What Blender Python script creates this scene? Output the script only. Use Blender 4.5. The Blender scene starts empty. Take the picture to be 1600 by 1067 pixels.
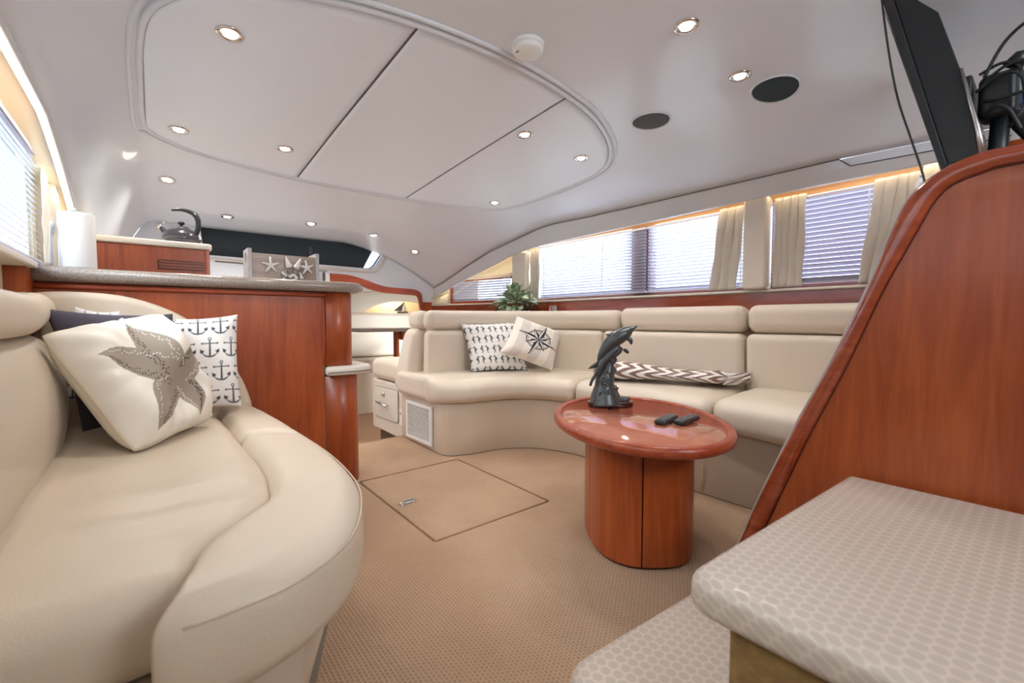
import bpy, bmesh, math, random
import numpy as np
from mathutils import Vector, Matrix
random.seed(7)
S = bpy.context.scene
COL = S.collection
PI = math.pi

# ------------------------------------------------------------------ camera, world, lights, exposure
cam_d = bpy.data.cameras.new('camera'); cam = bpy.data.objects.new('camera', cam_d); COL.objects.link(cam)
S.camera = cam
cam_d.sensor_width = 36; cam_d.lens = 690 / 1600 * 36; cam_d.clip_start = 0.02
yaw = math.atan(560 / 690); pitch = math.atan(33.5 / 690)
cam.location = (0, 0, 0.9)
cam.rotation_euler = (PI / 2 - pitch, 0, -yaw)
cam_d.dof.use_dof = True; cam_d.dof.focus_distance = 2.3; cam_d.dof.aperture_fstop = 3.2
W = bpy.data.worlds.new('world'); S.world = W; W.use_nodes = True
bg = W.node_tree.nodes['Background']; bg.inputs[0].default_value = (0.80, 0.90, 1.0, 1); bg.inputs[1].default_value = 2.3
S.view_settings.view_transform = 'Standard'; S.view_settings.look = 'None'
S.view_settings.gamma = 1; S.view_settings.use_curve_mapping = False
S.view_settings.exposure = 0.36

def area(name, loc, rot, sx, sy, power, col=(1, 1, 1), parent=None, spread=PI):
    l = bpy.data.lights.new(name, 'AREA'); l.shape = 'RECTANGLE'; l.size = sx; l.size_y = sy
    l.energy = power; l.color = col; l.spread = spread
    o = bpy.data.objects.new(name, l); COL.objects.link(o); o.location = loc; o.rotation_euler = rot
    return o
# daylight entering through the open cockpit doors behind the camera
area('cockpit_door_daylight', (1.1, -1.35, 1.65), (PI / 2 + 0.15, 0, 0), 0.9, 0.5, 14, (0.93, 0.96, 1.0))
# high overcast sky beyond the side windows
area('starboard_sky', (3.9, 1.7, 2.5), (0, math.radians(62), 0), 1.2, 3.6, 500, (0.90, 0.95, 1.0))
area('port_sky', (-1.3, 1.0, 2.6), (0, -math.radians(58), 0), 1.2, 3.0, 130, (0.95, 0.97, 1.0))
area('galley_fill_light', (0.9, 3.6, 1.55), (0, 0, 0), 1.0, 0.6, 5, (1.0, 0.93, 0.84))  # warm fill lamp hung under the closed ceiling, no skylight opening above

# ------------------------------------------------------------------ materials
MATS = {}
def nodes(name):
    m = bpy.data.materials.new(name); m.use_nodes = True
    nt = m.node_tree; b = nt.nodes['Principled BSDF']; MATS[name] = m
    return m, nt, b
def N(nt, t, **kw):
    n = nt.nodes.new(t)
    for k, v in kw.items():
        if isinstance(k, str) and hasattr(n, k): setattr(n, k, v)
    return n
def L(nt, a, b): nt.links.new(a, b)
def simple(name, col, rough=0.5, metal=0.0, emit=None, es=0, bump=0, bscale=200, coat=0, spec=0.5, var=0.0, vscale=6, sheen=0):
    m, nt, b = nodes(name)
    b.inputs['Base Color'].default_value = (*col, 1); b.inputs['Roughness'].default_value = rough
    b.inputs['Metallic'].default_value = metal; b.inputs['Coat Weight'].default_value = coat
    b.inputs['Specular IOR Level'].default_value = spec
    if sheen: b.inputs['Sheen Weight'].default_value = sheen
    if emit: b.inputs['Emission Color'].default_value = (*emit, 1); b.inputs['Emission Strength'].default_value = es
    if bump or var:
        tc = N(nt, 'ShaderNodeTexCoord')
    if bump:
        no = N(nt, 'ShaderNodeTexNoise'); no.inputs['Scale'].default_value = bscale; no.inputs['Detail'].default_value = 3
        bp = N(nt, 'ShaderNodeBump'); bp.inputs['Strength'].default_value = bump; bp.inputs['Distance'].default_value = 0.002
        L(nt, tc.outputs['Object'], no.inputs['Vector']); L(nt, no.outputs[0], bp.inputs['Height']); L(nt, bp.outputs[0], b.inputs['Normal'])
    if var:
        n2 = N(nt, 'ShaderNodeTexNoise'); n2.inputs['Scale'].default_value = vscale; n2.inputs['Detail'].default_value = 4
        mx = N(nt, 'ShaderNodeMix', data_type='RGBA')
        mx.inputs[6].default_value = (*[c * (1 - var) for c in col], 1); mx.inputs[7].default_value = (*[min(1, c * (1 + var)) for c in col], 1)
        L(nt, tc.outputs['Object'], n2.inputs['Vector']); L(nt, n2.outputs[0], mx.inputs[0]); L(nt, mx.outputs[2], b.inputs['Base Color'])
    return m
def srgb(r, g, b):
    f = lambda c: (c / 255 / 12.92) if c <= 10 else ((c / 255 + 0.055) / 1.055) ** 2.4
    return (f(r), f(g), f(b))

def wood(name, c1, c2, rough=0.34, grain=(14, 14, 1.2)):
    m, nt, b = nodes(name)
    tc = N(nt, 'ShaderNodeTexCoord'); mp = N(nt, 'ShaderNodeMapping'); mp.inputs['Scale'].default_value = grain
    n1 = N(nt, 'ShaderNodeTexNoise'); n1.inputs['Scale'].default_value = 1.6; n1.inputs['Detail'].default_value = 6; n1.inputs['Distortion'].default_value = 0.8
    n2 = N(nt, 'ShaderNodeTexNoise'); n2.inputs['Scale'].default_value = 9; n2.inputs['Detail'].default_value = 5
    ad = N(nt, 'ShaderNodeMath', operation='MULTIPLY_ADD'); ad.inputs[1].default_value = 0.35
    rp = N(nt, 'ShaderNodeValToRGB')
    rp.color_ramp.elements[0].position = 0.45; rp.color_ramp.elements[0].color = (*c1, 1)
    rp.color_ramp.elements[1].position = 0.88; rp.color_ramp.elements[1].color = (*c2, 1)
    L(nt, tc.outputs['Object'], mp.inputs[0]); L(nt, mp.outputs[0], n1.inputs['Vector']); L(nt, mp.outputs[0], n2.inputs['Vector'])
    L(nt, n2.outputs[0], ad.inputs[0]); L(nt, n1.outputs[0], ad.inputs[2]); L(nt, ad.outputs[0], rp.inputs[0]); L(nt, rp.outputs[0], b.inputs['Base Color'])
    b.inputs['Roughness'].default_value = rough; b.inputs['Coat Weight'].default_value = 0.12 if rough > .3 else 0.6; b.inputs['Coat Roughness'].default_value = 0.08
    return m

WOOD = wood('cherry_wood', srgb(138, 56, 20), srgb(172, 84, 38))
WOODH = wood('cherry_wood_horizontal', srgb(134, 50, 24), srgb(172, 80, 44), grain=(1.2, 14, 14))
WOODY = wood('cherry_wood_lengthwise', srgb(130, 48, 22), srgb(164, 74, 40), rough=0.2, grain=(14, 1.2, 14))
TABLETOP = wood('cherry_tabletop', srgb(176, 104, 80), srgb(188, 118, 94), rough=0.08, grain=(2, 6, 6))  # paler than the other cherry, window reflections put into the colour
LEATHER = simple('cream_leather', srgb(220, 208, 192), 0.42, bump=0.25, bscale=260, var=0.03, vscale=3)
LEATHER_W = simple('cream_leather_port', srgb(216, 201, 181), 0.42, bump=0.25, bscale=260, var=0.04, vscale=3)
LEATHER_D = simple('cream_leather_base', srgb(204, 188, 168), 0.5, bump=0.2, bscale=200, var=0.03)
HEADL = simple('ceiling_vinyl', srgb(221, 226, 233), 0.36, coat=0.12, var=0.01)
PANELV = simple('ceiling_panel_vinyl', srgb(234, 241, 250), 0.42, bump=0.1, bscale=300)
CREAMG = simple('cream_gelcoat', srgb(222, 214, 202), 0.38)
GREYV = simple('valance_vinyl', srgb(212, 214, 216), 0.45)
WALLV = simple('wall_vinyl', srgb(232, 222, 200), 0.6)
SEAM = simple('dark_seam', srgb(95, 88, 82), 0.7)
STITCH = simple('stitched_seam', srgb(205, 188, 168), 0.6)
STONE = None
CHROME = simple('chrome', (0.62, 0.56, 0.52), 0.12, 1.0)
STEEL = simple('brushed_steel', (0.6, 0.6, 0.6), 0.28, 1.0)
LENS = simple('lamp_lens', (1, 0.95, 0.85), 0.3, emit=(1.0, 0.86, 0.68), es=14)
LED = simple('cove_led', (1, 0.95, 0.85), 0.3, emit=(1.0, 0.78, 0.48), es=8)
LEDW = simple('cove_led_white', (1, 0.97, 0.92), 0.3, emit=(1.0, 0.90, 0.74), es=14)
WHITE = simple('white_plastic', srgb(236, 236, 234), 0.4)
PAPER = simple('paper', srgb(240, 240, 240), 0.9, bump=0.3, bscale=120)
CURT = simple('curtain_linen', srgb(204, 197, 186), 0.85, bump=0.5, bscale=500, var=0.06, vscale=14)
CURTL = simple('curtain_linen_light', srgb(230, 222, 208), 0.85, bump=0.5, bscale=500, var=0.04, vscale=14)
BLACK = simple('black_plastic', srgb(24, 30, 33), 0.38, bump=0.15, bscale=500)
BEZEL = simple('gloss_bezel', srgb(40, 42, 44), 0.12)
SPEAK = simple('speaker_grille', srgb(84, 82, 86), 0.8, bump=0.6, bscale=900)
SPEAKD = simple('speaker_grille_dark', srgb(44, 56, 62), 0.8, bump=0.6, bscale=900)
COVER = simple('windshield_cover', srgb(32, 46, 54), 0.55, bump=0.3, bscale=500)
BRONZE = simple('bronze_patina', srgb(84, 90, 92), 0.30, 0.55, bump=1.0, bscale=70, var=0.25, vscale=18)
PLINTH = simple('dark_red_plinth', srgb(62, 16, 22), 0.2, coat=0.5)
REMOTE = simple('remote_plastic', srgb(48, 50, 52), 0.4)
BUTTON = simple('remote_button', srgb(120, 122, 124), 0.5)
KETTLE = simple('kettle_enamel', srgb(70, 66, 74), 0.25, 0.3, coat=0.5)
LIMEW = simple('whitewashed_wood', srgb(186, 184, 186), 0.8, bump=0.4, bscale=60, var=0.12, vscale=25)
GREYWOOD = wood('weathered_wood', srgb(138, 116, 104), srgb(178, 162, 150), rough=0.7, grain=(2, 10, 16))
SHELL = simple('shell_white', srgb(232, 230, 226), 0.5, var=0.05, vscale=40)
SHELLG = simple('shell_grey', srgb(176, 164, 156), 0.6, var=0.15, vscale=60)
GOLD = simple('riser_fabric', srgb(120, 92, 50), 0.8, bump=0.8, bscale=90, var=0.5, vscale=40)
CARPETD = simple('dark_woven_side', srgb(112, 96, 78), 0.9, bump=0.8, bscale=220, var=0.15, vscale=60)
POT = simple('woven_pot', srgb(140, 98, 70), 0.8, bump=1.0, bscale=90, var=0.2, vscale=40)
STEM = simple('plant_stem', srgb(92, 110, 60), 0.6)
def slatm(name, col, tr):
    m, nt, b = nodes(name); out = nt.nodes['Material Output']
    b.inputs['Base Color'].default_value = (*col, 1); b.inputs['Roughness'].default_value = 0.45
    t = N(nt, 'ShaderNodeBsdfTranslucent'); t.inputs[0].default_value = (*col, 1); mx = N(nt, 'ShaderNodeMixShader'); mx.inputs[0].default_value = tr
    L(nt, b.outputs[0], mx.inputs[1]); L(nt, t.outputs[0], mx.inputs[2]); L(nt, mx.outputs[0], out.inputs[0]); return m
SLAT = slatm('blind_slat', srgb(206, 207, 224), 0.12)  # white slats with the lilac cast of backlight put into the colour
SLATD = slatm('blind_slat_shaded', srgb(176, 172, 192), 0.06)  # darker copy of the slats, backlit shade put into the colour
CORD = simple('cord_white', srgb(235, 235, 240), 0.7)
FRAMEW = simple('window_frame_brown', srgb(92, 50, 44), 0.35)
SAIL = simple('sail_cloth', srgb(200, 190, 168), 0.8)
PENS = simple('wing_grey', srgb(74, 70, 70), 0.6)

def mat_stone():
    m, nt, b = nodes('grey_solid_surface')
    tc = N(nt, 'ShaderNodeTexCoord'); no = N(nt, 'ShaderNodeTexNoise'); no.inputs['Scale'].default_value = 160; no.inputs['Detail'].default_value = 2
    v = N(nt, 'ShaderNodeTexVoronoi'); v.inputs['Scale'].default_value = 110
    rp = N(nt, 'ShaderNodeValToRGB'); rp.color_ramp.elements[0].position = 0.35; rp.color_ramp.elements[0].color = (*srgb(134, 122, 113), 1)
    rp.color_ramp.elements[1].position = 0.7; rp.color_ramp.elements[1].color = (*srgb(164, 154, 146), 1)
    L(nt, tc.outputs['Object'], no.inputs['Vector']); L(nt, no.outputs[0], rp.inputs[0]); L(nt, rp.outputs[0], b.inputs['Base Color'])
    b.inputs['Roughness'].default_value = 0.2
    return m
STONE = mat_stone()

def mat_carpet():
    m, nt, b = nodes('woven_carpet')
    tc = N(nt, 'ShaderNodeTexCoord'); mp = N(nt, 'ShaderNodeMapping'); mp.inputs['Rotation'].default_value = (0, 0, PI / 2)
    br = N(nt, 'ShaderNodeTexBrick'); br.inputs['Scale'].default_value = 1.0
    br.inputs['Brick Width'].default_value = 0.0135; br.inputs['Row Height'].default_value = 0.011; br.inputs['Mortar Size'].default_value = 0.0027
    br.inputs['Mortar Smooth'].default_value = 0.6
    br.inputs['Color1'].default_value = (*srgb(172, 143, 118), 1); br.inputs['Color2'].default_value = (*srgb(180, 150, 124), 1)
    br.inputs['Mortar'].default_value = (*srgb(199, 171, 145), 1)
    no = N(nt, 'ShaderNodeTexNoise'); no.inputs['Scale'].default_value = 3.0; no.inputs['Detail'].default_value = 5
    n2 = N(nt, 'ShaderNodeTexNoise'); n2.inputs['Scale'].default_value = 420
    mx = N(nt, 'ShaderNodeMix', data_type='RGBA', blend_type='MULTIPLY'); mx.inputs[0].default_value = 1.0
    rp = N(nt, 'ShaderNodeValToRGB'); rp.color_ramp.elements[0].position = 0.3; rp.color_ramp.elements[0].color = (0.86, 0.84, 0.82, 1)
    rp.color_ramp.elements[1].position = 0.75; rp.color_ramp.elements[1].color = (1, 1, 1, 1)
    L(nt, tc.outputs['Object'], mp.inputs[0]); L(nt, mp.outputs[0], br.inputs['Vector'])
    L(nt, tc.outputs['Object'], no.inputs['Vector']); L(nt, no.outputs[0], rp.inputs[0])
    L(nt, br.outputs['Color'], mx.inputs[6]); L(nt, rp.outputs[0], mx.inputs[7]); L(nt, mx.outputs[2], b.inputs['Base Color'])
    L(nt, tc.outputs['Object'], n2.inputs['Vector'])
    ad = N(nt, 'ShaderNodeMath', operation='ADD'); L(nt, br.outputs['Fac'], ad.inputs[0]); L(nt, n2.outputs[0], ad.inputs[1])
    bp = N(nt, 'ShaderNodeBump'); bp.inputs['Strength'].default_value = 0.7; bp.inputs['Distance'].default_value = 0.003
    L(nt, ad.outputs[0], bp.inputs['Height']); L(nt, bp.outputs[0], b.inputs['Normal'])
    b.inputs['Roughness'].default_value = 0.95; b.inputs['Specular IOR Level'].default_value = 0.1
    return m
CARPET = mat_carpet()

def mat_hex():
    m, nt, b = nodes('honeycomb_vinyl')
    tc = N(nt, 'ShaderNodeTexCoord')
    sx = N(nt, 'ShaderNodeSeparateXYZ'); L(nt, tc.outputs['Object'], sx.inputs[0]); sh = N(nt, 'ShaderNodeCombineXYZ')
    for k, op in ((0, 'ADD'), (1, 'SUBTRACT')):
        q = N(nt, 'ShaderNodeMath', operation=op); L(nt, sx.outputs[k], q.inputs[0]); L(nt, sx.outputs[2], q.inputs[1]); L(nt, q.outputs[0], sh.inputs[k])
    def lat(off):
        a = N(nt, 'ShaderNodeVectorMath', operation='MULTIPLY'); a.inputs[1].default_value = (1 / 0.023, 1 / (0.023 * 1.732), 0)
        L(nt, sh.outputs[0], a.inputs[0])
        c = N(nt, 'ShaderNodeVectorMath', operation='ADD'); c.inputs[1].default_value = (off, off, 0); L(nt, a.outputs[0], c.inputs[0])
        f = N(nt, 'ShaderNodeVectorMath', operation='FRACTION'); L(nt, c.outputs[0], f.inputs[0])
        s = N(nt, 'ShaderNodeVectorMath', operation='SUBTRACT'); s.inputs[1].default_value = (.5, .5, 0); L(nt, f.outputs[0], s.inputs[0])
        k = N(nt, 'ShaderNodeVectorMath', operation='MULTIPLY'); k.inputs[1].default_value = (1, 1.732, 0); L(nt, s.outputs[0], k.inputs[0])
        l = N(nt, 'ShaderNodeVectorMath', operation='LENGTH'); L(nt, k.outputs[0], l.inputs[0]); return l.outputs['Value']
    mi = N(nt, 'ShaderNodeMath', operation='MINIMUM'); L(nt, lat(0), mi.inputs[0]); L(nt, lat(0.5), mi.inputs[1])
    rp = N(nt, 'ShaderNodeValToRGB'); rp.color_ramp.elements[0].position = 0.38; rp.color_ramp.elements[0].color = (*srgb(176, 162, 150), 1)
    rp.color_ramp.elements[1].position = 0.45; rp.color_ramp.elements[1].color = (*srgb(192, 178, 165), 1)
    L(nt, mi.outputs[0], rp.inputs[0]); L(nt, rp.outputs[0], b.inputs['Base Color'])
    r2 = N(nt, 'ShaderNodeMapRange'); r2.inputs[1].default_value = 0.38; r2.inputs[2].default_value = 0.45; r2.inputs[3].default_value = 0.5; r2.inputs[4].default_value = 0.28
    L(nt, mi.outputs[0], r2.inputs[0]); L(nt, r2.outputs[0], b.inputs['Roughness'])
    bp = N(nt, 'ShaderNodeBump'); bp.inputs['Strength'].default_value = 0.4; bp.inputs['Distance'].default_value = 0.002
    L(nt, rp.outputs[0], bp.inputs['Height']); L(nt, bp.outputs[0], b.inputs['Normal'])
    return m
HEXV = mat_hex()

def mat_glass():
    m, nt, b = nodes('window_glass')
    nt.nodes.remove(b); out = nt.nodes['Material Output']
    t = N(nt, 'ShaderNodeBsdfTransparent'); t.inputs[0].default_value = (0.93, 0.96, 0.97, 1)
    g = N(nt, 'ShaderNodeBsdfGlossy'); g.inputs['Roughness'].default_value = 0.02
    f = N(nt, 'ShaderNodeFresnel'); mx = N(nt, 'ShaderNodeMixShader')
    ge = N(nt, 'ShaderNodeNewGeometry'); iv = N(nt, 'ShaderNodeMath', operation='SUBTRACT'); iv.inputs[0].default_value = 1.0; L(nt, ge.outputs['Backfacing'], iv.inputs[1])
    mu = N(nt, 'ShaderNodeMath', operation='MULTIPLY'); L(nt, f.outputs[0], mu.inputs[0]); L(nt, iv.outputs[0], mu.inputs[1])
    L(nt, mu.outputs[0], mx.inputs[0]); L(nt, t.outputs[0], mx.inputs[1]); L(nt, g.outputs[0], mx.inputs[2]); L(nt, mx.outputs[0], out.inputs[0])
    return m
GLASS = mat_glass()

def mat_attr(name, rough=0.85, bump=0.4, bscale=600):
    m, nt, b = nodes(name)
    a = N(nt, 'ShaderNodeAttribute'); a.attribute_name = 'print'
    L(nt, a.outputs['Color'], b.inputs['Base Color']); b.inputs['Roughness'].default_value = rough
    tc = N(nt, 'ShaderNodeTexCoord'); no = N(nt, 'ShaderNodeTexNoise'); no.inputs['Scale'].default_value = bscale
    bp = N(nt, 'ShaderNodeBump'); bp.inputs['Strength'].default_value = bump; bp.inputs['Distance'].default_value = 0.001
    L(nt, tc.outputs['Object'], no.inputs['Vector']); L(nt, no.outputs[0], bp.inputs['Height']); L(nt, bp.outputs[0], b.inputs['Normal'])
    b.inputs['Specular IOR Level'].default_value = 0.2
    return m
PRINTM = mat_attr('printed_cotton')

def mat_leaf():
    m, nt, b = nodes('variegated_leaf')
    a = N(nt, 'ShaderNodeAttribute'); a.attribute_name = 'print'
    oi = N(nt, 'ShaderNodeObjectInfo'); hs = N(nt, 'ShaderNodeHueSaturation')
    mr = N(nt, 'ShaderNodeMapRange'); mr.inputs[3].default_value = 0.6; mr.inputs[4].default_value = 1.25
    L(nt, oi.outputs['Random'], mr.inputs[0]); L(nt, mr.outputs[0], hs.inputs['Value'])
    L(nt, a.outputs['Color'], hs.inputs['Color']); L(nt, hs.outputs[0], b.inputs['Base Color']); b.inputs['Roughness'].default_value = 0.4
    return m
LEAFM = mat_leaf()

# ------------------------------------------------------------------ object helpers
def tag(o, label=None, cat=None, group=None, kind=None):
    if label: o['label'] = label
    if cat: o['category'] = cat
    if group: o['group'] = group
    if kind: o['kind'] = kind
    return o
def thing(name, loc, label=None, cat=None, group=None, kind=None):
    o = bpy.data.objects.new(name, None); COL.objects.link(o); o.location = loc; o.empty_display_size = 0.05
    return tag(o, label, cat, group, kind)
def wloc(o):
    v = Vector((0, 0, 0))
    while o is not None: v = v + o.location; o = o.parent
    return v
def mk(name, V, F, mat, parent=None, smooth=True, origin=None, cols=None):
    """one mesh object from world-space vertices"""
    V = np.asarray(V, dtype=float).reshape(-1, 3)
    if parent is not None and origin is None: org = np.array(wloc(parent))
    elif origin is not None: org = np.array(origin)
    else: org = np.array([(V[:, 0].min() + V[:, 0].max()) / 2, (V[:, 1].min() + V[:, 1].max()) / 2, V[:, 2].min()])
    me = bpy.data.meshes.new(name)
    me.from_pydata((V - org).tolist(), [], [tuple(int(i) for i in f) for f in F]); me.update()
    if smooth: me.shade_smooth()
    if cols is not None:
        at = me.color_attributes.new('print', 'FLOAT_COLOR', 'POINT')
        c = np.ones((len(V), 4)); c[:, :3] = cols; at.data.foreach_set('color', c.ravel())
    bm = bmesh.new(); bm.from_mesh(me); bmesh.ops.recalc_face_normals(bm, faces=bm.faces); bm.to_mesh(me); bm.free()
    me.materials.append(mat)
    o = bpy.data.objects.new(name, me); COL.objects.link(o)
    if parent is not None:
        o.parent = parent; o.location = Vector(org) - wloc(parent)
    else: o.location = org
    return o
def join(parts):
    V = []; F = []
    for v, f in parts:
        n = len(V); V += [tuple(p) for p in v]; F += [tuple(i + n for i in q) for q in f]
    return V, F
def box(x0, x1, y0, y1, z0, z1):
    V = [(x, y, z) for x in (x0, x1) for y in (y0, y1) for z in (z0, z1)]
    return V, [(0, 1, 3, 2), (4, 6, 7, 5), (0, 4, 5, 1), (2, 3, 7, 6), (0, 2, 6, 4), (1, 5, 7, 3)]
def bev(o, w=0.004, seg=2, ang=35):
    m = o.modifiers.new('bevel', 'BEVEL'); m.width = w; m.segments = seg; m.limit_method = 'ANGLE'; m.angle_limit = math.radians(ang)
    for p in o.data.polygons: p.use_smooth = True
    wn = o.modifiers.new('wn', 'WEIGHTED_NORMAL'); wn.keep_sharp = False
    return o
def grid(fn, us, vs):
    V = [fn(u, v) for u in us for v in vs]; nv = len(vs)
    F = [(i * nv + j, (i + 1) * nv + j, (i + 1) * nv + j + 1, i * nv + j + 1) for i in range(len(us) - 1) for j in range(nv - 1)]
    return V, F
def axis_samples(Lh, r, n, seg):
    inner = list(np.linspace(-(Lh - r), Lh - r, n + 1))
    ed = [Lh - r + r * math.tan(PI / 4 * k / seg) for k in range(1, seg + 1)]
    return [-e for e in reversed(ed)] + inner + ed
def rbox(dims, r, n=(8, 4, 2), seg=4, fn=None):
    """rounded box, mapped through fn"""
    hx, hy, hz = [d / 2 for d in dims]
    r = min(r, hx * 0.999, hy * 0.999, hz * 0.999)
    A = [axis_samples(h, r, k, seg) for h, k in zip((hx, hy, hz), n)]
    idx = {}; V = []; F = []
    def vert(i, j, k):
        key = (i, j, k)
        if key not in idx:
            p = np.array([A[0][i], A[1][j], A[2][k]]); c = np.clip(p, [-(hx - r), -(hy - r), -(hz - r)], [hx - r, hy - r, hz - r])
            d = p - c; l = np.linalg.norm(d)
            if l > 1e-9: p = c + d / l * r
            idx[key] = len(V); V.append(tuple(p) if fn is None else tuple(fn(*p)))
        return idx[key]
    nx, ny, nz = [len(a) - 1 for a in A]
    for i in range(nx):
        for j in range(ny):
            for k in (0, nz): F.append((vert(i, j, k), vert(i + 1, j, k), vert(i + 1, j + 1, k), vert(i, j + 1, k)))
    for i in range(nx):
        for k in range(nz):
            for j in (0, ny): F.append((vert(i, j, k), vert(i + 1, j, k), vert(i + 1, j, k + 1), vert(i, j, k + 1)))
    for j in range(ny):
        for k in range(nz):
            for i in (0, nx): F.append((vert(i, j, k), vert(i, j + 1, k), vert(i, j + 1, k + 1), vert(i, j, k + 1)))
    return V, F
def catmull(P, n=8, closed=False):
    P = [np.array(p, float) for p in P]; m = len(P); out = []
    rng = range(m) if closed else range(m - 1)
    for i in rng:
        g = lambda k: P[k % m] if closed else P[min(max(k, 0), m - 1)]
        p0, p1, p2, p3 = g(i - 1), g(i), g(i + 1), g(i + 2)
        for k in range(n):
            t = k / n
            out.append(0.5 * ((2 * p1) + (-p0 + p2) * t + (2 * p0 - 5 * p1 + 4 * p2 - p3) * t * t + (-p0 + 3 * p1 - 3 * p2 + p3) * t ** 3))
    if not closed: out.append(P[-1])
    return out
class Path:
    """arc-length curve"""
    def __init__(s, P, n=12):
        s.p = np.array(catmull(P, n)); d = np.linalg.norm(np.diff(s.p, axis=0), axis=1)
        s.s = np.concatenate([[0], np.cumsum(d)]); s.L = s.s[-1]
    def __call__(s, t):
        t = min(max(t, 0), 1) * s.L
        return np.array([np.interp(t, s.s, s.p[:, k]) for k in range(s.p.shape[1])])
def tube(P, r, seg=8, closed=False, cap=True):
    P = [np.array(p, float) for p in P]; n = len(P); V = []; F = []
    R = r if hasattr(r, '__len__') else [r] * n
    up = None
    for i in range(n):
        if closed: t = P[(i + 1) % n] - P[i - 1]
        else: t = P[min(i + 1, n - 1)] - P[max(i - 1, 0)]
        t = t / (np.linalg.norm(t) + 1e-12)
        if up is None:
            up = np.array([0, 0, 1.]) if abs(t[2]) < 0.9 else np.array([1., 0, 0])
        a = np.cross(t, up); a /= np.linalg.norm(a) + 1e-12; b = np.cross(a, t); up = b
        for k in range(seg):
            an = 2 * PI * k / seg
            V.append(tuple(P[i] + (a * math.cos(an) + b * math.sin(an)) * R[i]))
    rng = n if closed else n - 1
    for i in range(rng):
        for k in range(seg):
            F.append((i * seg + k, i * seg + (k + 1) % seg, ((i + 1) % n) * seg + (k + 1) % seg, ((i + 1) % n) * seg + k))
    if cap and not closed:
        F.append(tuple(range(seg))); F.append(tuple((n - 1) * seg + k for k in range(seg)))
    return V, F
def lathe(prof, c, seg=32, axis='Z'):
    V = []; F = []
    for r, h in prof:
        for k in range(seg):
            a = 2 * PI * k / seg; V.append((c[0] + r * math.cos(a), c[1] + r * math.sin(a), c[2] + h))
    for i in range(len(prof) - 1):
        for k in range(seg): F.append((i * seg + k, i * seg + (k + 1) % seg, (i + 1) * seg + (k + 1) % seg, (i + 1) * seg + k))
    F.append(tuple(range(seg))); F.append(tuple((len(prof) - 1) * seg + k for k in range(seg)))
    return V, F
def slab(poly, z0, z1, r=0.01, seg=4, to=lambda a, b, c: (a, b, c), rb=None):
    """rounded-edge slab from a closed 2D outline (ccw); `to` maps (a,b,c)->world"""
    P = np.array(poly, float); n = len(P)
    area2 = sum(P[i][0] * P[(i + 1) % n][1] - P[(i + 1) % n][0] * P[i][1] for i in range(n))
    if area2 < 0: P = P[::-1]
    e = np.roll(P, -1, axis=0) - P; e /= np.linalg.norm(e, axis=1)[:, None] + 1e-12
    nr = np.stack([e[:, 1], -e[:, 0]], 1); vn = nr + np.roll(nr, 1, axis=0)
    vn /= np.linalg.norm(vn, axis=1)[:, None] + 1e-12
    cs = np.clip((vn * nr).sum(1), 0.5, 1); vn = vn / cs[:, None]
    rb = r if rb is None else rb
    rings = []
    for k in range(seg + 1):
        a = PI / 2 * k / seg; rings.append((rb * (1 - math.sin(a)), z0 + rb * (1 - math.cos(a))))
    for k in range(seg, -1, -1):
        a = PI / 2 * k / seg; rings.append((r * (1 - math.sin(a)), z1 - r * (1 - math.cos(a))))
    V = []; F = []
    for off, z in rings:
        Q = P - vn * off
        for q in Q: V.append(to(q[0], q[1], z))
    m = len(rings)
    for i in range(m - 1):
        for k in range(n): F.append((i * n + k, i * n + (k + 1) % n, (i + 1) * n + (k + 1) % n, (i + 1) * n + k))
    F.append(tuple(range(n))[::-1]); F.append(tuple((m - 1) * n + k for k in range(n)))
    return V, F
def rpoly(pts, rad, seg=6):
    """round the corners of a polygon"""
    out = []; n = len(pts)
    for i in range(n):
        p0, p1, p2 = [np.array(pts[(i + k) % n], float) for k in (-1, 0, 1)]
        r = rad[i] if hasattr(rad, '__len__') else rad
        if r <= 0: out.append(p1); continue
        d0 = p0 - p1; d2 = p2 - p1; r0 = min(r, np.linalg.norm(d0) * .49); r2 = min(r, np.linalg.norm(d2) * .49)
        a = p1 + d0 / np.linalg.norm(d0) * r0; b = p1 + d2 / np.linalg.norm(d2) * r2
        for k in range(seg + 1):
            t = k / seg; out.append((1 - t) ** 2 * a + 2 * t * (1 - t) * p1 + t * t * b)
    return out
def lerpt(t, pts):
    if t <= pts[0][0]: return pts[0][1]
    for (a, b), (c, d) in zip(pts, pts[1:]):
        if t <= c: return b + (d - b) * (t - a) / (c - a)
    return pts[-1][1]
def sm(t): t = min(1, max(0, t)); return t * t * (3 - 2 * t)
def noise3(x, y, z):
    from mathutils import noise
    return noise.noise(Vector((x, y, z)))

# ------------------------------------------------------------------ the hull: shared curves
def xs(y): return 2.75 if y < 3.4 else 2.75 - 0.33 * ((y - 3.4) / 1.3) ** 1.5     # inner face of the starboard valance
def xw(y): return xs(y) + 0.14                                                      # starboard window wall
VTOP = Path([(0.0, 1.7, 0), (1.0, 1.722, 0)], 2)
def vtop(y): return lerpt(y, [(0.2, 1.70), (0.72, 1.721), (2.4, 1.728), (2.7, 1.738), (2.83, 1.740), (2.98, 1.731), (3.1, 1.713), (3.39, 1.669), (3.7, 1.604), (4.02, 1.478), (4.33, 1.33), (4.56, 1.238), (4.7, 1.16)])
def vbot(y): return lerpt(y, [(0.5, 1.612), (1.07, 1.612), (1.92, 1.596), (2.54, 1.586), (2.95, 1.578), (3.2, 1.566), (3.48, 1.52), (3.84, 1.411), (4.2, 1.288), (4.47, 1.177), (4.61, 1.114), (4.7, 1.05)])
def pbot(y): return lerpt(y, [(-2, 1.61), (2.2, 1.61), (2.5, 1.53), (2.75, 1.44), (3.2, 1.27), (3.6, 1.1)])
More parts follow.
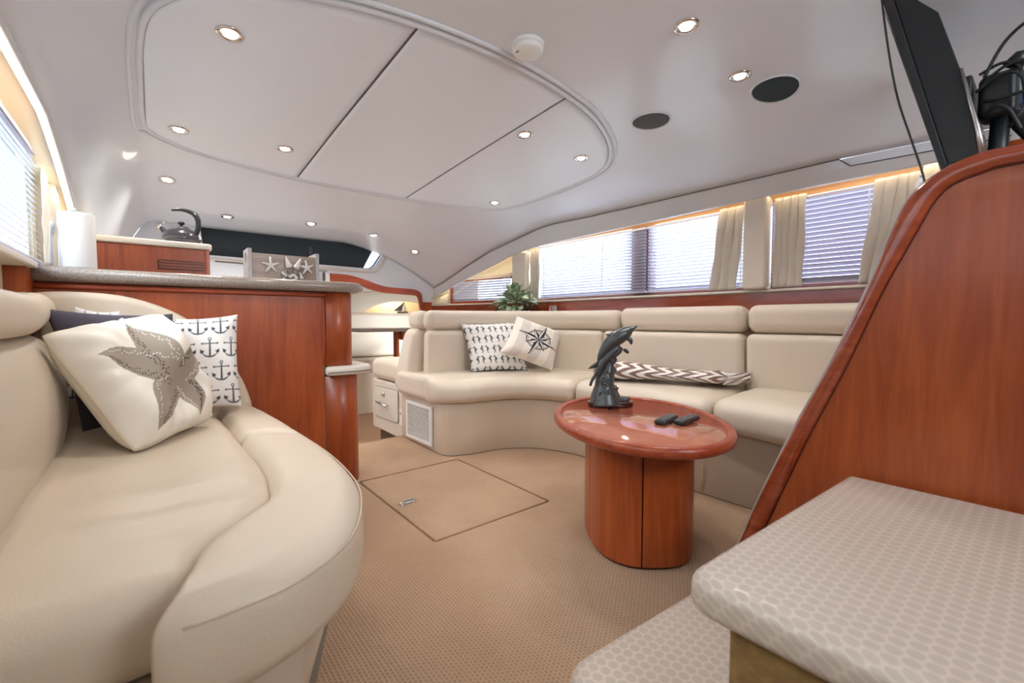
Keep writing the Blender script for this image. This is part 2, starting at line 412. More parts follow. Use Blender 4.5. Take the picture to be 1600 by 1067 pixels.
def ceilz(x, y):
    c = lerpt(y, [(-1.5, 1.97), (0, 1.97), (1.5, 1.955), (2.4, 1.905), (3.2, 1.85), (3.5, 1.80), (3.75, 1.74), (4.0, 1.69), (4.5, 1.673)])
    X = xs(y); wd = .65 + .45 * sm((y - 3.2) / 1.0); s = max(0, min(1, (x - (X - wd)) / wd)); z = c + (vtop(y) - c) * s ** 1.8
    t = max(0, min(1, -x / .26)); return z + (pbot(y) + 0.0 - z) * t ** 1.5

# floor ---------------------------------------------------------------
HX0, HX1, HY0, HY1 = 0.867, 1.497, 1.563, 2.406; g = 0.005
fl = thing('floor', (1.2, 1.0, 0), kind='structure')
V, F = join([box(-0.45, HX0 - g, -1.2, 3.16, -0.03, 0), box(HX1 + g, 3.0, -1.2, 3.16, -0.03, 0),
             box(HX0 - g, HX1 + g, -1.2, HY0 - g, -0.03, 0), box(HX0 - g, HX1 + g, HY1 + g, 3.16, -0.03, 0)])
mk('carpet', V, F, CARPET, fl, smooth=False)
mk('subfloor', *box(HX0 - .05, HX1 + .05, HY0 - .05, HY1 + .05, -0.06, -0.031), SEAM, fl, smooth=False)
FCARP = simple('forward_carpet_brown', srgb(158, 124, 98), 0.95, bump=0.8, bscale=260, var=0.1, vscale=50)
mk('step_riser', *box(-0.45, 3.0, 3.161, 3.19, -0.26, -0.001), FCARP, fl, smooth=False)
mk('forward_carpet', *box(-0.45, 3.2, 3.191, 6.6, -0.29, -0.26), FCARP, fl, smooth=False)
def bind(y, x0, x1): return tube([(x0 + (x1 - x0) * i / 8, y, 0.0) for i in range(9)], 0.004, 6)
def bindx(x, y0, y1): return tube([(x, y0 + (y1 - y0) * i / 8, 0.0) for i in range(9)], 0.004, 6)
DINE = simple('dinette_lining', srgb(204, 192, 172), 0.6)
BIND = simple('carpet_binding', srgb(140, 108, 82), 0.95)
mk('carpet_edging', *join([bind(HY0 - g, HX0, HX1), bind(HY1 + g, HX0, HX1), bindx(HX0 - g, HY0, HY1), bindx(HX1 + g, HY0, HY1)]), BIND, fl)
h = thing('floor_hatch', (1.18, 1.98, 0), 'square carpeted floor hatch outlined by dark seams, with a small metal latch', 'hatch')
mk('hatch_panel', *box(HX0 + .003, HX1 - .003, HY0 + .003, HY1 - .003, -0.029, 0.001), CARPET, h, smooth=False)
la = mk('latch', *slab(rpoly([(0.905, 1.955), (0.995, 1.965), (0.99, 2.01), (0.90, 2.0)], 0.012), 0.0015, 0.006, 0.002), CHROME, h)
mk('latch_ring', *tube([(0.95 + 0.03 * math.cos(a), 1.983 + 0.014 * math.sin(a), 0.0085) for a in np.linspace(0, 2 * PI, 17)[:-1]], 0.0022, 6, closed=True), STEEL, la)

# ceiling -------------------------------------------------------------
ce = thing('ceiling', (1.2, 1.5, 1.96), kind='structure')
ys_ = list(np.linspace(-1.2, 4.5, 96))
def cpt(u, v):
    y = v; x0 = -0.26; X = xs(y)
    x = x0 + (X - x0) * u
    return (x, y, ceilz(x, y))
V, F = grid(cpt, list(np.linspace(0, 1, 70)), ys_)
o = mk('headliner', V, F, HEADL, ce)
sl = o.modifiers.new('sol', 'SOLIDIFY'); sl.thickness = 0.02; sl.offset = 1
# recessed centre panels with raised moulding
YLO = Path([(0.0, 2.25), (0.035, 1.93), (0.20, 1.70), (0.46, 1.566), (0.78, 1.485), (1.16, 1.46), (1.54, 1.50), (1.85, 1.58), (2.18, 1.755), (2.33, 1.95), (2.365, 2.30)], 10)
YHI = Path([(0.0, 2.25), (0.0, 2.80), (0.035, 2.955), (0.20, 3.08), (0.45, 3.16), (0.77, 3.208), (1.18, 3.22), (1.57, 3.215), (1.93, 3.20), (2.22, 3.10), (2.33, 2.90), (2.365, 2.60), (2.365, 2.30)], 10)
def yl(x): i = np.argsort(YLO.p[:, 0]); return float(np.interp(x, YLO.p[i, 0], YLO.p[i, 1]))
def yh(x): i = np.argsort(YHI.p[:, 0], kind='stable'); return float(np.interp(x, YHI.p[i, 0], YHI.p[i, 1]))
splits = [0.002, 0.773, 1.553, 2.363]
for k in range(3):
    a, b = splits[k] + (0.003 if k else 0), splits[k + 1] - (0.003 if k < 2 else 0)
    t = np.linspace(0, 1, 40)
    xsx = a + (b - a) * (t * t if k == 0 else (1 - (1 - t) ** 2 if k == 2 else t))
    def pf(i, j, top):
        x = float(xsx[i]); y0, y1 = yl(x) + 0.004, yh(x) - 0.004
        y = y0 + (y1 - y0) * j / 30
        e = min((x - a) if k else 1, (b - x) if k < 2 else 1) 
        d = 0.009 if e > 0.004 else 0.002
        return (x, y, ceilz(x, y) - (d if not top else 0.0015))
    V, F = grid(lambda i, j: pf(i, j, False), list(range(40)), list(range(31)))
    V2, F2 = grid(lambda i, j: pf(i, j, True), list(range(40)), list(range(31)))
    n = len(V); F3 = []
    bd = [i * 31 for i in range(40)] + [39 * 31 + j for j in range(1, 31)] + [i * 31 + 30 for i in range(38, -1, -1)] + [j for j in range(29, 0, -1)]
    for q in range(len(bd)): F3.append((bd[q], bd[(q + 1) % len(bd)], bd[(q + 1) % len(bd)] + n, bd[q] + n))
    mk('ceiling_panel', V + V2, F + [tuple(i + n for i in f) for f in F2] + F3, PANELV, ce)
for xx in (0.773, 1.553):
    V, F = grid(lambda y, k: (xx - 0.0045 + 0.009 * k, y, ceilz(xx, y) - 0.0028), list(np.linspace(yl(xx) + .004, yh(xx) - .004, 40)), [0, 1])
    n = len(V); V2 = [(a, b, c + 0.001) for a, b, c in V]
    mk('panel_seam', V + V2, F + [tuple(q + n for q in f) for f in F], SEAM, ce, smooth=False)
loop = [p for p in YLO.p] + [p for p in YHI.p[::-1][1:-1]]
loop = Path([tuple(p) for p in loop[::4]] + [tuple(loop[0])], 3)
bead = []
for off, rr, dz in ((0.012, 0.013, 0.002), (0.045, 0.010, 0.003)):
    P = []
    c = np.array([1.18, 2.33])
    for i in range(150):
        p = loop(i / 150); q = loop((i + 1) / 150); t = q - p; t /= np.linalg.norm(t) + 1e-9
        nrm = np.array([t[1], -t[0]]); nrm = nrm if np.dot(nrm, p - c) > 0 else -nrm
        p = p + nrm * off; P.append((p[0], p[1], ceilz(p[0], p[1]) + dz - 0.004))
    bead.append(tube(P, rr, 8, closed=True))
mk('ceiling_moulding', *join(bead), HEADL, ce)

# starboard valance ----------------------------------------------------
V = []; F = []
yv = list(np.linspace(-1.2, 4.7, 120))
for y in yv:
    x = xs(y); zt, zb = vtop(y), vbot(y)
    step = 0.045 * (1 - sm((y - 0.70) / 0.02))       # the valance face is lower aft of the notch
    zt2 = zt - step
    V += [(x + 0.0, y, zt2), (x + 0.004, y, zt2 - 0.004), (x + 0.004, y, zb + 0.006), (x + 0.010, y, zb), (x + 0.03, y, zb), (x + 0.03, y, zt2)]
n = 6
for i in range(len(yv) - 1):
    for k in range(n): F.append((i * n + k, (i + 1) * n + k, (i + 1) * n + (k + 1) % n, i * n + (k + 1) % n))
va = thing('trim_1', (2.75, 1.5, 1.6), kind='structure')
mk('valance', V, F, GREYV, va)
mk('valance_seam', *tube([(xs(y) - 0.001, y, vtop(y) - 0.045 * (1 - sm((y - 0.70) / 0.02))) for y in yv], 0.0026, 6), SEAM, va)
V, F = grid(lambda y, k: (xs(y) + 0.002, y, vtop(y) - 0.05 * k), [i * 0.1 - 1.2 for i in range(19)] + [0.65, 0.78], [0, 1])
mk('headliner_edge', V, F, HEADL, va)
# port valance
vp = thing('trim_2', (-0.26, 1.5, 1.6), kind='structure')
V = []; F = []; yv = list(np.linspace(-1.2, 3.6, 60))
for y in yv:
    zb = pbot(y); V += [(-0.26, y, zb + 0.03), (-0.255, y, zb + .006), (-0.262, y, zb - 0.006), (-0.285, y, zb - 0.006), (-0.285, y, zb + 0.03)]
n = 5
for i in range(len(yv) - 1):
    for k in range(n): F.append((i * n + k, (i + 1) * n + k, (i + 1) * n + (k + 1) % n, i * n + (k + 1) % n))
mk('valance_lip', V, F, GREYV, vp)
cl = thing('cove_light', (-0.275, 1.5, 1.6), 'bright cove light strip along the ceiling edge above the left blinds', 'light')
mk('light_strip', *tube([(-0.276, y, pbot(y) - 0.012) for y in np.linspace(-0.6, 3.5, 50)], 0.007, 6), LEDW, cl)
cl = thing('cove_light', (2.82, 1.5, 1.6), 'warm cove light strip hidden behind the valance over the right windows', 'light')
V, F = grid(lambda y, k: (xs(y) + 0.045 + 0.02 * k, y, vbot(y) + 0.02), list(np.linspace(0.2, 4.5, 60)), [0, 1])
mk('light_strip', V, F, LED, cl)
V, F = grid(lambda y, k: (xs(y) + 0.028 + 0.13 * k, y, vtop(y) + 0.002), list(np.linspace(-1.2, 4.65, 60)), [0, 1])
o = mk('cove_top', V, F, GREYV, va); o.modifiers.new('s', 'SOLIDIFY').thickness = 0.01

# starboard wall -------------------------------------------------------
SB = thing('wall_right', (2.95, 1.5, 0), kind='structure')
def wallseg(name, y0, y1, z0, z1, mat, off=0.0, th=0.03, parent=SB, zf1=None):
    n = max(2, int((y1 - y0) / 0.1) + 1); ys2 = np.linspace(y0, y1, n); V = []; F = []
    for y in ys2:
        x = xw(y) + off; zz = zf1(y) if zf1 else z1
        zz = max(zz, z0 + .002)
        V += [(x, y, z0), (x, y, zz), (x + th, y, zz), (x + th, y, z0)]
    for i in range(n - 1):
        for k in range(4): F.append((i * 4 + k, (i + 1) * 4 + k, (i + 1) * 4 + (k + 1) % 4, i * 4 + (k + 1) % 4))
    F += [(0, 1, 2, 3), (len(V) - 4, len(V) - 3, len(V) - 2, len(V) - 1)]
    return mk(name, V, F, mat, parent, smooth=False)
top = lambda y: vtop(y) + 0.0
wallseg('lower_panel', -1.2, 4.7, 0.0, 1.085, WALLV, off=0.03)
wallseg('upper_panel', -1.2, 3.52, 1.655, 1.74, WOODY, off=0.0, zf1=top)
for y0, y1 in ((-1.2, 0.18), (1.095, 1.215), (3.22, 3.54)):
    wallseg('window_pillar', y0, y1, 1.08, 1.66, WALLV)
wallseg('forward_panel', 3.54, 4.7, 1.35, 1.6, WALLV, zf1=lambda y: max(1.352, top(y)))
wallseg('forward_panel', 4.42, 4.7, 1.075, 1.36, WALLV, zf1=lambda y: min(1.36, vtop(y)))
# sill and wood band under the windows
tr = thing('trim_3', (2.8, 1.5, 1.08), kind='structure')
V = []; F = []
yv = list(np.linspace(-0.6, 4.68, 70))
pr = [(-0.045, 1.066), (-0.052, 1.074), (-0.045, 1.083), (0.05, 1.085), (0.05, 1.062)]
for y in yv:
    V += [(xw(y) + a, y, b) for a, b in pr]
n = 5
for i in range(len(yv) - 1):
    for k in range(n): F.append((i * n + k, (i + 1) * n + k, (i + 1) * n + (k + 1) % n, i * n + (k + 1) % n))
mk('window_sill', V, F, CREAMG, tr)
wallseg('wood_band', -0.6, 4.68, 0.86, 1.064, WOODY, off=-0.03, th=0.02, parent=tr)
tr = thing('trim_4', (2.8, 1.5, 1.58), kind='structure')
wallseg('window_header', 0.2, 3.22, 1.60, 1.70, wood('header_wood', srgb(196, 140, 84), srgb(214, 162, 106), grain=(14, 1.2, 14)), off=-0.012, th=0.01, parent=tr)
# free-standing padded columns between the windows
col_pad = []
for i, (y0, y1) in enumerate(((1.085, 1.222), (3.232, 3.45))):
    zb = vbot((y0 + y1) / 2)
    dz = zb + 0.02 - 1.083
    o = mk('trim_%d' % (5 + i), *rbox((0.09, y1 - y0, dz), 0.02, (2, 2, 6), 3, lambda x, y, z, c=(y0 + y1) / 2, m=1.083 + dz / 2: (2.835 + x, c + y, m + z)), CREAMG)
    tag(o, kind='structure')
o = mk('trim_7', *slab([(4.40, 1.085), (4.66, 1.085), (4.66, 1.10), (4.40, 1.20)], 0, 0.02, 0.003, to=lambda a, b, c: (xw(a) - 0.03 - c, a, b)), WALLV); tag(o, kind='structure')

# windows: frame, mullion, panes
def window(n, y0, y1, z0, z1, mulls, mat, x=None, thx=0.03):
    w = thing('window_%d' % n, ((xw((y0 + y1) / 2) if x is None else x) + 0.03, (y0 + y1) / 2, z0), kind='structure')
    fx = (lambda y: xw(y) + 0.01) if x is None else (lambda y: x)
    def bar(ya, yb, za, zb, nm):
        V = []
        for y in (ya, yb):
            V += [(fx(y), y, za), (fx(y), y, zb), (fx(y) + thx, y, zb), (fx(y) + thx, y, za)]
        o = mk(nm, V, [(0, 1, 2, 3), (4, 5, 6, 7), (0, 1, 5, 4), (1, 2, 6, 5), (2, 3, 7, 6), (3, 0, 4, 7)], mat, w, smooth=False)
    bar(y0, y1, z0, z0 + 0.03, 'window_frame'); bar(y0, y1, z1 - 0.02, z1, 'window_frame')
    bar(y0, y0 + 0.02, z0 + .03, z1 - .02, 'window_frame'); bar(y1 - 0.02, y1, z0 + .03, z1 - .02, 'window_frame')
    es = [y0 + 0.02] + [e for m in mulls for e in m] + [y1 - 0.02]
    for m in mulls: bar(m[0], m[1], z0 + .03, z1 - .02, 'mullion')
    for i in range(0, len(es), 2):
        ya, yb = es[i], es[i + 1]
        V = [(fx(ya) + .012, ya, z0 + .03), (fx(yb) + .012, yb, z0 + .03), (fx(yb) + .012, yb, z1 - .02), (fx(ya) + .012, ya, z1 - .02)]
        V += [(a + 0.004, b, c) for a, b, c in V]
        mk('pane', V, [(0, 1, 2, 3), (4, 5, 6, 7), (0, 1, 5, 4), (1, 2, 6, 5), (2, 3, 7, 6), (3, 0, 4, 7)], GLASS, w, smooth=False)
window(1, 1.215, 3.24, 1.08, 1.66, [(1.90, 2.10)], FRAMEW)
window(2, 0.18, 1.095, 1.08, 1.66, [(0.16 + .05, 0.26)], FRAMEW)
window(3, 3.54, 4.42, 1.08, 1.352, [], WOODY)

# blinds ---------------------------------------------------------------
def slat_mesh(width, length, ang, name, x_off=0.0, crown=0.0022):
    V = []; F = []; n = 6
    for y in (-length / 2, length / 2):
        for k in range(n + 1):
            s = -1 + 2 * k / n; a = s * width / 2; b = crown * (1 - s * s)
            for t in (0, 0.0009):
                V.append((a * math.cos(ang) - (b + t) * math.sin(ang), y, a * math.sin(ang) + (b + t) * math.cos(ang)))
    m = 2 * (n + 1)
    for k in range(n):
        for t in (0, 1): F.append((2 * k + t, 2 * k + 2 + t, m + 2 * k + 2 + t, m + 2 * k + t))
    F.append((0, 1, m + 1, m)); F.append((2 * n, 2 * n + 1, m + 2 * n + 1, m + 2 * n))
    me = bpy.data.meshes.new(name); me.from_pydata(V, [], F); me.shade_smooth(); return me
def blind(y0, y1, z0, z1, x, ang, pitch, mat, label, xtop=None, group='horizontal slat blinds', rotz=0.0, cords=(0.12, 0.88)):
    yc = (y0 + y1) / 2
    b = thing('window_blind', (x, yc, z0), label, 'blind', group)
    me = slat_mesh(0.025, y1 - y0 - .004, ang, 'slat'); me.materials.append(mat)
    nn = int((z1 - z0 - 0.026) / pitch); pitch = (z1 - z0 - 0.034) / nn; nn += 1; Ls = y1 - y0
    for i in range(nn):
        o = bpy.data.objects.new('slat', me); COL.objects.link(o); o.parent = b
        o.location = (0, 0, 0.022 + i * pitch); o.rotation_euler = (0.0, 0, rotz)
    c, s = math.cos(rotz), math.sin(rotz)
    tf = lambda a, bb, z: (x + a * c - bb * s, yc + a * s + bb * c, z)
    def rb(a0, a1, b0, b1, za, zb): 
        V, F = box(a0, a1, b0, b1, za, zb); return [tf(*p) for p in V], F
    mk('bottom_rail', *rb(-.012, .012, -Ls / 2, Ls / 2, z0, z0 + .012), mat, b, smooth=False)
    mk('head_rail', *rb(-.014, .014, -Ls / 2, Ls / 2, z1 - .016, z1), mat, b, smooth=False)
    for f in cords:
        yy = -Ls / 2 + Ls * f
        mk('ladder_cord', *join([rb(-.0135, -.0125, yy - .003, yy + .003, z0, z1)]), CORD, b, smooth=False)
    return b
blind(1.94, 3.10, 1.105, 1.588, 2.862, math.radians(-42), 0.0235, SLAT, 'wide white slat blind in the big right window, part nearer the green plant', cords=(0.35, 0.95))
blind(1.225, 1.93, 1.105, 1.588, 2.862, math.radians(-42), 0.0235, SLAT, 'white slat blind in the big right window, part nearer the wooden stair panel', cords=(0.04, 0.94))
blind(0.40, 1.08, 1.105, 1.588, 2.862, math.radians(-56), 0.0245, SLATD, 'slat blind coloured backlit lilac grey in the small window between two curtains beside the wooden stair panel', cords=(0.33, 0.80))
yc = 3.93
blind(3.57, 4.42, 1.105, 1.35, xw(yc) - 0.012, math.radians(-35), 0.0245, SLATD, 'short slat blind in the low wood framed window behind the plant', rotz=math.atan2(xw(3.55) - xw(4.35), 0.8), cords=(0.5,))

# curtains -------------------------------------------------------------
def curtain(pt, pb, zt, zb, x, pleats, label, mat, amp=0.012, tie=None, rot=0):
    def f(u, v):
        w = sm(v); yt = pt[0] + (pt[1] - pt[0]) * u; yb = pb[0] + (pb[1] - pb[0]) * u
        y = yt * (1 - v) + yb * v
        if tie: y += tie * math.sin(PI * v) 
        a = abs(math.sin(PI * pleats * u)); xx = x - amp * (a ** 0.6) * (0.8 + 0.3 * math.sin(5 * v + 3 * u)) - 0.003 * noise3(u * 7, v * 9, x)
        return ((xx if not callable(rot) else xx + rot(y)), y + 0.004 * math.sin(9 * v + pleats * u * 2), zt + (zb - zt) * v)
    V, F = grid(f, list(np.linspace(0, 1, 61)), list(np.linspace(0, 1, 30)))
    o = mk('curtain', V, F, mat); sd = o.modifiers.new('s', 'SOLIDIFY'); sd.thickness = 0.002
    # hem
    return tag(o, label, 'curtain', 'pleated linen side curtains')
curtain((3.09, 3.225), (3.10, 3.235), 1.60, 1.087, 2.845, 3, 'narrow beige pleated curtain behind the plant at the forward end of the big right window', CURT)
curtain((1.228, 1.39), (1.275, 1.45), 1.605, 1.090, 2.845, 3, 'beige pleated curtain on the aft end of the big right window', CURT)
curtain((0.90, 1.062), (0.91, 1.070), 1.605, 1.090, 2.845, 4, 'beige pleated curtain at the forward side of the small lilac window', CURT)
curtain((0.43, 0.60), (0.47, 0.66), 1.605, 1.090, 2.845, 4, 'beige pleated curtain between the small lilac window and the wooden stair panel', CURT)
curtain((0.27, 0.42), (0.30, 0.44), 1.63, 1.090, 2.83, 3, 'pale curtain in the corner behind the television edge', CURTL)
curtain((4.44, 4.53), (4.44, 4.53), 1.19, 1.090, -0.03, 2, 'tiny beige curtain at the end of the low forward window', CURT, rot=lambda y: xw(y))
o = curtain((3.54, 4.50), (3.54, 4.50), 1.385, 1.345, -0.012, 9, 'cream fabric pelmet over the low forward window behind the plant', CURTL, amp=0.004, rot=lambda y: xw(y))

# port wall ------------------------------------------------------------
PW = thing('wall_left', (-0.42, 1.0, 0), kind='structure')
V, F = join([box(-0.44, -0.40, -1.2, 3.6, 0, 1.09)]); mk('lower_panel', V, F, WALLV, PW, smooth=False)
mk('upper_panel', *box(-0.40, -0.37, -1.2, 3.6, 1.62, 1.75), WALLV, PW, smooth=False)
mk('end_panel', *box(-0.40, -0.37, 2.64, 3.6, 1.09, 1.62), WALLV, PW, smooth=False)
mk('aft_pillar', *box(-0.40, -0.37, -1.2, -0.6, 1.09, 1.62), WALLV, PW, smooth=False)
V, F = grid(lambda y, k: (-0.285 - 0.11 * k, y, pbot(y) + 0.03 ), list(np.linspace(-1.2, 3.6, 40)), [0, 1])
o = mk('cove_top', V, F, WALLV, PW)
mk('pilaster', *rbox((0.08, 0.09, 0.5), 0.02, (2, 2, 4), 3, lambda x, y, z: (-0.345 + x, 2.76 + y, 1.34 + z)), CREAMG, PW)
tl = thing('trim_8', (-0.37, 0.8, 1.09), kind='structure')
o = mk('window_ledge', *rbox((0.10, 3.55, 0.026), 0.008, (2, 4, 1), 3, lambda x, y, z: (-0.375 + x, 0.62 + y, 1.103 + z)), CREAMG, tl)
mk('window_header', *box(-0.39, -0.375, -0.6, 2.64, 1.55, 1.62), MATS['header_wood'], tl, smooth=False)
w = window(4, -0.6, 2.64, 1.10, 1.56, [(0.9, 1.0)], CREAMG, x=-0.41)
b = blind(-0.5, 2.60, 1.118, 1.56, -0.352, math.radians(-38), 0.0225, SLAT, 'white slat blind on the left wall above the cream bench', cords=(0.6, 0.80, 0.97))
o = curtain((2.615, 2.70), (2.60, 2.68), 1.545, 1.125, -0.335, 3, 'tied narrow cream curtain beside the paper towel roll', CURTL, amp=-0.012)
mk('tie_knot', *rbox((0.02, 0.05, 0.03), 0.009, (2, 2, 2), 3, lambda x, y, z: (-0.318 + x, 2.655 + y, 1.545 + z * (1 + y * 8))), CURTL, o)

# forward bulkhead -----------------------------------------------------
FW = thing('wall_front', (1.2, 4.5, 0), kind='structure')
strip_top = [(1.345, 1.353), (1.526, 1.347), (1.686, 1.313), (1.80, 1.277), (1.916, 1.251), (2.08, 1.243), (2.249, 1.234), (2.319, 1.197), (2.332, 1.158), (2.337, 1.013)]
strip_bot = [(1.35, 1.27), (1.589, 1.264), (1.76, 1.21), (1.899, 1.185), (2.10, 1.176), (2.255, 1.168), (2.285, 1.148), (2.300, 1.10), (2.312, 1.013)]
wsO = rpoly([(0.345, 1.445), (1.79, 1.43), (1.955, 1.675), (0.325, 1.675)], [0.01, 0.05, 0.05, 0.01], 5)
bm = bmesh.new()
def loopv(pts, y): return [bm.verts.new((p[0], y, p[1])) for p in pts]
# outline of the bulkhead: from port down to galley, wood strip line, starboard valance, ceiling
outer = [(-0.26, 0.95), (1.345, 0.95), (1.345, 1.353)] + strip_top[1:] + [(2.42, 1.013), (xs(4.5) + .02, 1.24)] + [(x, ceilz(x, 4.5) + 0.012) for x in np.linspace(xs(4.5), -0.25, 26)]
ov = loopv(outer, 4.5); iv = loopv(wsO, 4.5)
es = [bm.edges.new((ov[i], ov[(i + 1) % len(ov)])) for i in range(len(ov))] + [bm.edges.new((iv[i], iv[(i + 1) % len(iv)])) for i in range(len(iv))]
bmesh.ops.triangle_fill(bm, use_beauty=True, use_dissolve=False, edges=es)
# reveal of the windscreen opening, running forward
iv2 = loopv([(p[0] * 1.0, p[1]) for p in wsO], 4.56)
for i in range(len(iv)): bm.faces.new((iv[i], iv[(i + 1) % len(iv)], iv2[(i + 1) % len(iv)], iv2[i]))
bmesh.ops.translate(bm, verts=bm.verts, vec=(-1.2, -4.5, 0)); bmesh.ops.recalc_face_normals(bm, faces=bm.faces)
me = bpy.data.meshes.new('bulkhead'); bm.to_mesh(me); bm.free(); me.materials.append(HEADL)
o = bpy.data.objects.new('bulkhead', me); COL.objects.link(o); o.parent = FW
# lip round the windscreen
lipP = [(p[0] + (0.0), 4.498, p[1]) for p in rpoly([(0.345, 1.412), (1.83, 1.395), (2.0, 1.67)], [0.01, 0.08, 0.0], 6)]
mk('windscreen_lip', *tube(lipP, 0.012, 8), CREAMG, FW)
mk('dash_seam', *tube([(0.42, 4.497, 1.435 - .04), (1.0, 4.497, 1.385), (1.33, 4.497, 1.375)], 0.004, 6), SEAM, FW)
mk('dash_seam', *box(1.235, 1.24, 4.494, 4.499, 1.1, 1.39), SEAM, FW, smooth=False)
# windscreen: dark cover, bright uncovered pane
wn = thing('window_5', (1.0, 4.56, 1.45), kind='structure')
mk('pane', *slab([(p[0], p[1]) for p in wsO], 0, 0.006, 0.001, 1, to=lambda a, b, c: (a, 4.562 + c, b)), GLASS, wn, smooth=False)
mk('window_gasket', *tube([(p[0] + (0.0), 4.552, p[1]) for p in wsO], 0.011, 8, closed=True), BLACK, wn)
cv = thing('windscreen_cover', (1.0, 4.55, 1.45), 'long dark cover across the inside of the slim windscreen under the ceiling', 'cover')
mk('cover_panel', *slab([(0.345, 1.44), (1.70, 1.43), (1.83, 1.672), (0.325, 1.672)], 0, 0.006, 0.002, 2, to=lambda a, b, c: (a, 4.545 - c, b)), COVER, cv)
mk('fold', *slab([(1.19, 1.462), (1.22, 1.462), (1.20, 1.60), (1.17, 1.60)], 0, 0.006, 0.002, 2, to=lambda a, b, c: (a, 4.538 - c, b)), simple('cover_fold', srgb(66, 78, 84), 0.5), cv)
ws = thing('trim_9', (1.9, 4.47, 1.2), kind='structure')
V = []; F = []
A_, B_ = Path(strip_top, 6), Path(strip_bot, 6)
nn = 60
for i in range(nn + 1):
    a, b2 = A_(i / nn), B_(i / nn)
    V += [(a[0], 4.455, a[1]), (a[0], 4.492, a[1]), (b2[0], 4.492, b2[1]), (b2[0], 4.455, b2[1])]
for i in range(nn):
    for k in range(4): F.append((i * 4 + k, (i + 1) * 4 + k, (i + 1) * 4 + (k + 1) % 4, i * 4 + (k + 1) % 4))
F += [(0, 1, 2, 3), (nn * 4, nn * 4 + 1, nn * 4 + 2, nn * 4 + 3)]
bev(mk('curved_wood_strip', V, F, WOODH, ws), 0.003)
mk('strip_end', *box(1.30, 1.343, 4.46, 4.49, 1.24, 1.352), WHITE, ws, smooth=False)
mk('strip_edge', *box(1.285, 1.30, 4.455, 4.49, 1.24, 1.36), SEAM, ws, smooth=False)
mk('strip_foot', *box(2.335, 2.46, 4.47, 4.50, 0.9, 1.10), WOOD, ws, smooth=False)
o = mk('strip_shadow_gap', *tube([(2.30, 4.46, 1.14), (2.31, 4.46, 1.09), (2.33, 4.46, 1.0)], 0.006, 6), SEAM, ws)

# forward dinette seen through the opening ------------------------------
DW = thing('wall_back_dinette', (2.4, 6.3, -0.26), kind='structure'); DW.name = 'wall_forward'
mk('hull_lining', *box(0.9, 3.6, 6.3, 6.34, -0.26, 1.7), DINE, DW, smooth=False)
mk('hull_side', *box(3.25, 3.3, 4.7, 6.3, -0.26, 1.7), DINE, DW, smooth=False)
mk('galley_side', *box(0.9, 0.93, 4.6, 6.3, -0.26, 1.7), DINE, DW, smooth=False)
mk('deckhead', *box(0.9, 3.3, 4.60, 6.3, 1.40, 1.42), CREAMG, DW, smooth=False)
# arch: cream face with a curved lower edge over a lit niche
AT = [(0.9, 1.5), (3.3, 1.5)]
arc = [(3.25, 1.04), (3.10, 1.13), (2.95, 1.160), (2.75, 1.165), (2.60, 1.155), (2.44, 1.12), (2.30, 1.07), (2.17, 1.0)]
poly = [(0.9, 0.995), (0.9, 1.4), (3.25, 1.4)] + [tuple(p) for p in catmull(arc, 5)]
V = []; n = len(poly)
for yy in (5.86, 5.95): V += [(p[0], yy, p[1]) for p in poly]
F = [tuple(range(n)), tuple(range(n, 2 * n))] + [(i, (i + 1) % n, (i + 1) % n + n, i + n) for i in range(n)]
mk('arched_panel', V, F, CREAMG, DW, smooth=False)
arcp = [(1.20, 0.995), (1.5, 1.10), (1.9, 1.20), (2.3, 1.265), (2.8, 1.28), (3.2, 1.24)]
mk('arch_moulding', *tube([(p[0], 5.852, p[1]) for p in catmull(arcp, 6)], 0.018, 8), CREAMG, DW)
nl = bpy.data.lights.new('niche_lamp', 'POINT'); nl.energy = 7.0; nl.color = (1, 0.82, 0.55); nl.shadow_soft_size = 0.05
no_ = bpy.data.objects.new('niche_lamp', nl); COL.objects.link(no_); no_.location = (2.75, 6.1, 1.25)
nl2 = bpy.data.lights.new('dinette_lamp', 'POINT'); nl2.energy = 6.0; nl2.color = (1, 0.9, 0.75); nl2.shadow_soft_size = 0.08
no_ = bpy.data.objects.new('dinette_lamp', nl2); COL.objects.link(no_); no_.location = (2.1, 5.0, 1.42)
ds = thing('dinette_sofa', (2.3, 5.8, -0.26), 'cream dinette seat back far forward behind the dark table edge', 'sofa')
mk('headrest', *rbox((2.3, 0.14, 0.23), 0.06, (8, 2, 2), 4, lambda x, y, z: (2.1 + x, 5.76 + y, 0.88 + z)), LEATHER, ds)
mk('backrest', *rbox((2.3, 0.16, 0.34), 0.04, (8, 2, 2), 4, lambda x, y, z: (2.1 + x, 5.77 + y, 0.59 + z)), LEATHER, ds)
mk('seat', *rbox((2.3, 0.5, 0.16), 0.05, (8, 2, 2), 4, lambda x, y, z: (2.1 + x, 5.60 + y, 0.33 + z)), LEATHER, ds)
mk('base', *box(0.98, 3.24, 5.38, 5.84, -0.26, 0.25), LEATHER_D, ds, smooth=False)
dt = thing('dinette_table', (2.1, 4.9, -0.26), 'slim dark stone topped dinette table glimpsed through the forward opening', 'table')
mk('tabletop', *slab(rpoly([(1.78, 4.9), (2.6, 4.9), (2.6, 5.25), (1.78, 5.25)], 0.06), 0.762, 0.806, 0.015), STONE, dt)
mk('pedestal', *lathe([(0.12, 0), (0.12, 0.02), (0.035, 0.04), (0.035, 1.02), (0.08, 1.034)], (2.3, 5.08, -0.26), 20), WOOD, dt)
mk('bracket', *box(2.34, 2.40, 4.98, 5.1, 0.66, 0.774), WOOD, dt, smooth=False)
sbt = thing('model_sailboat', (2.72, 5.9, 0.995), 'small model sailboat ornament in the warm lit niche', 'ornament')
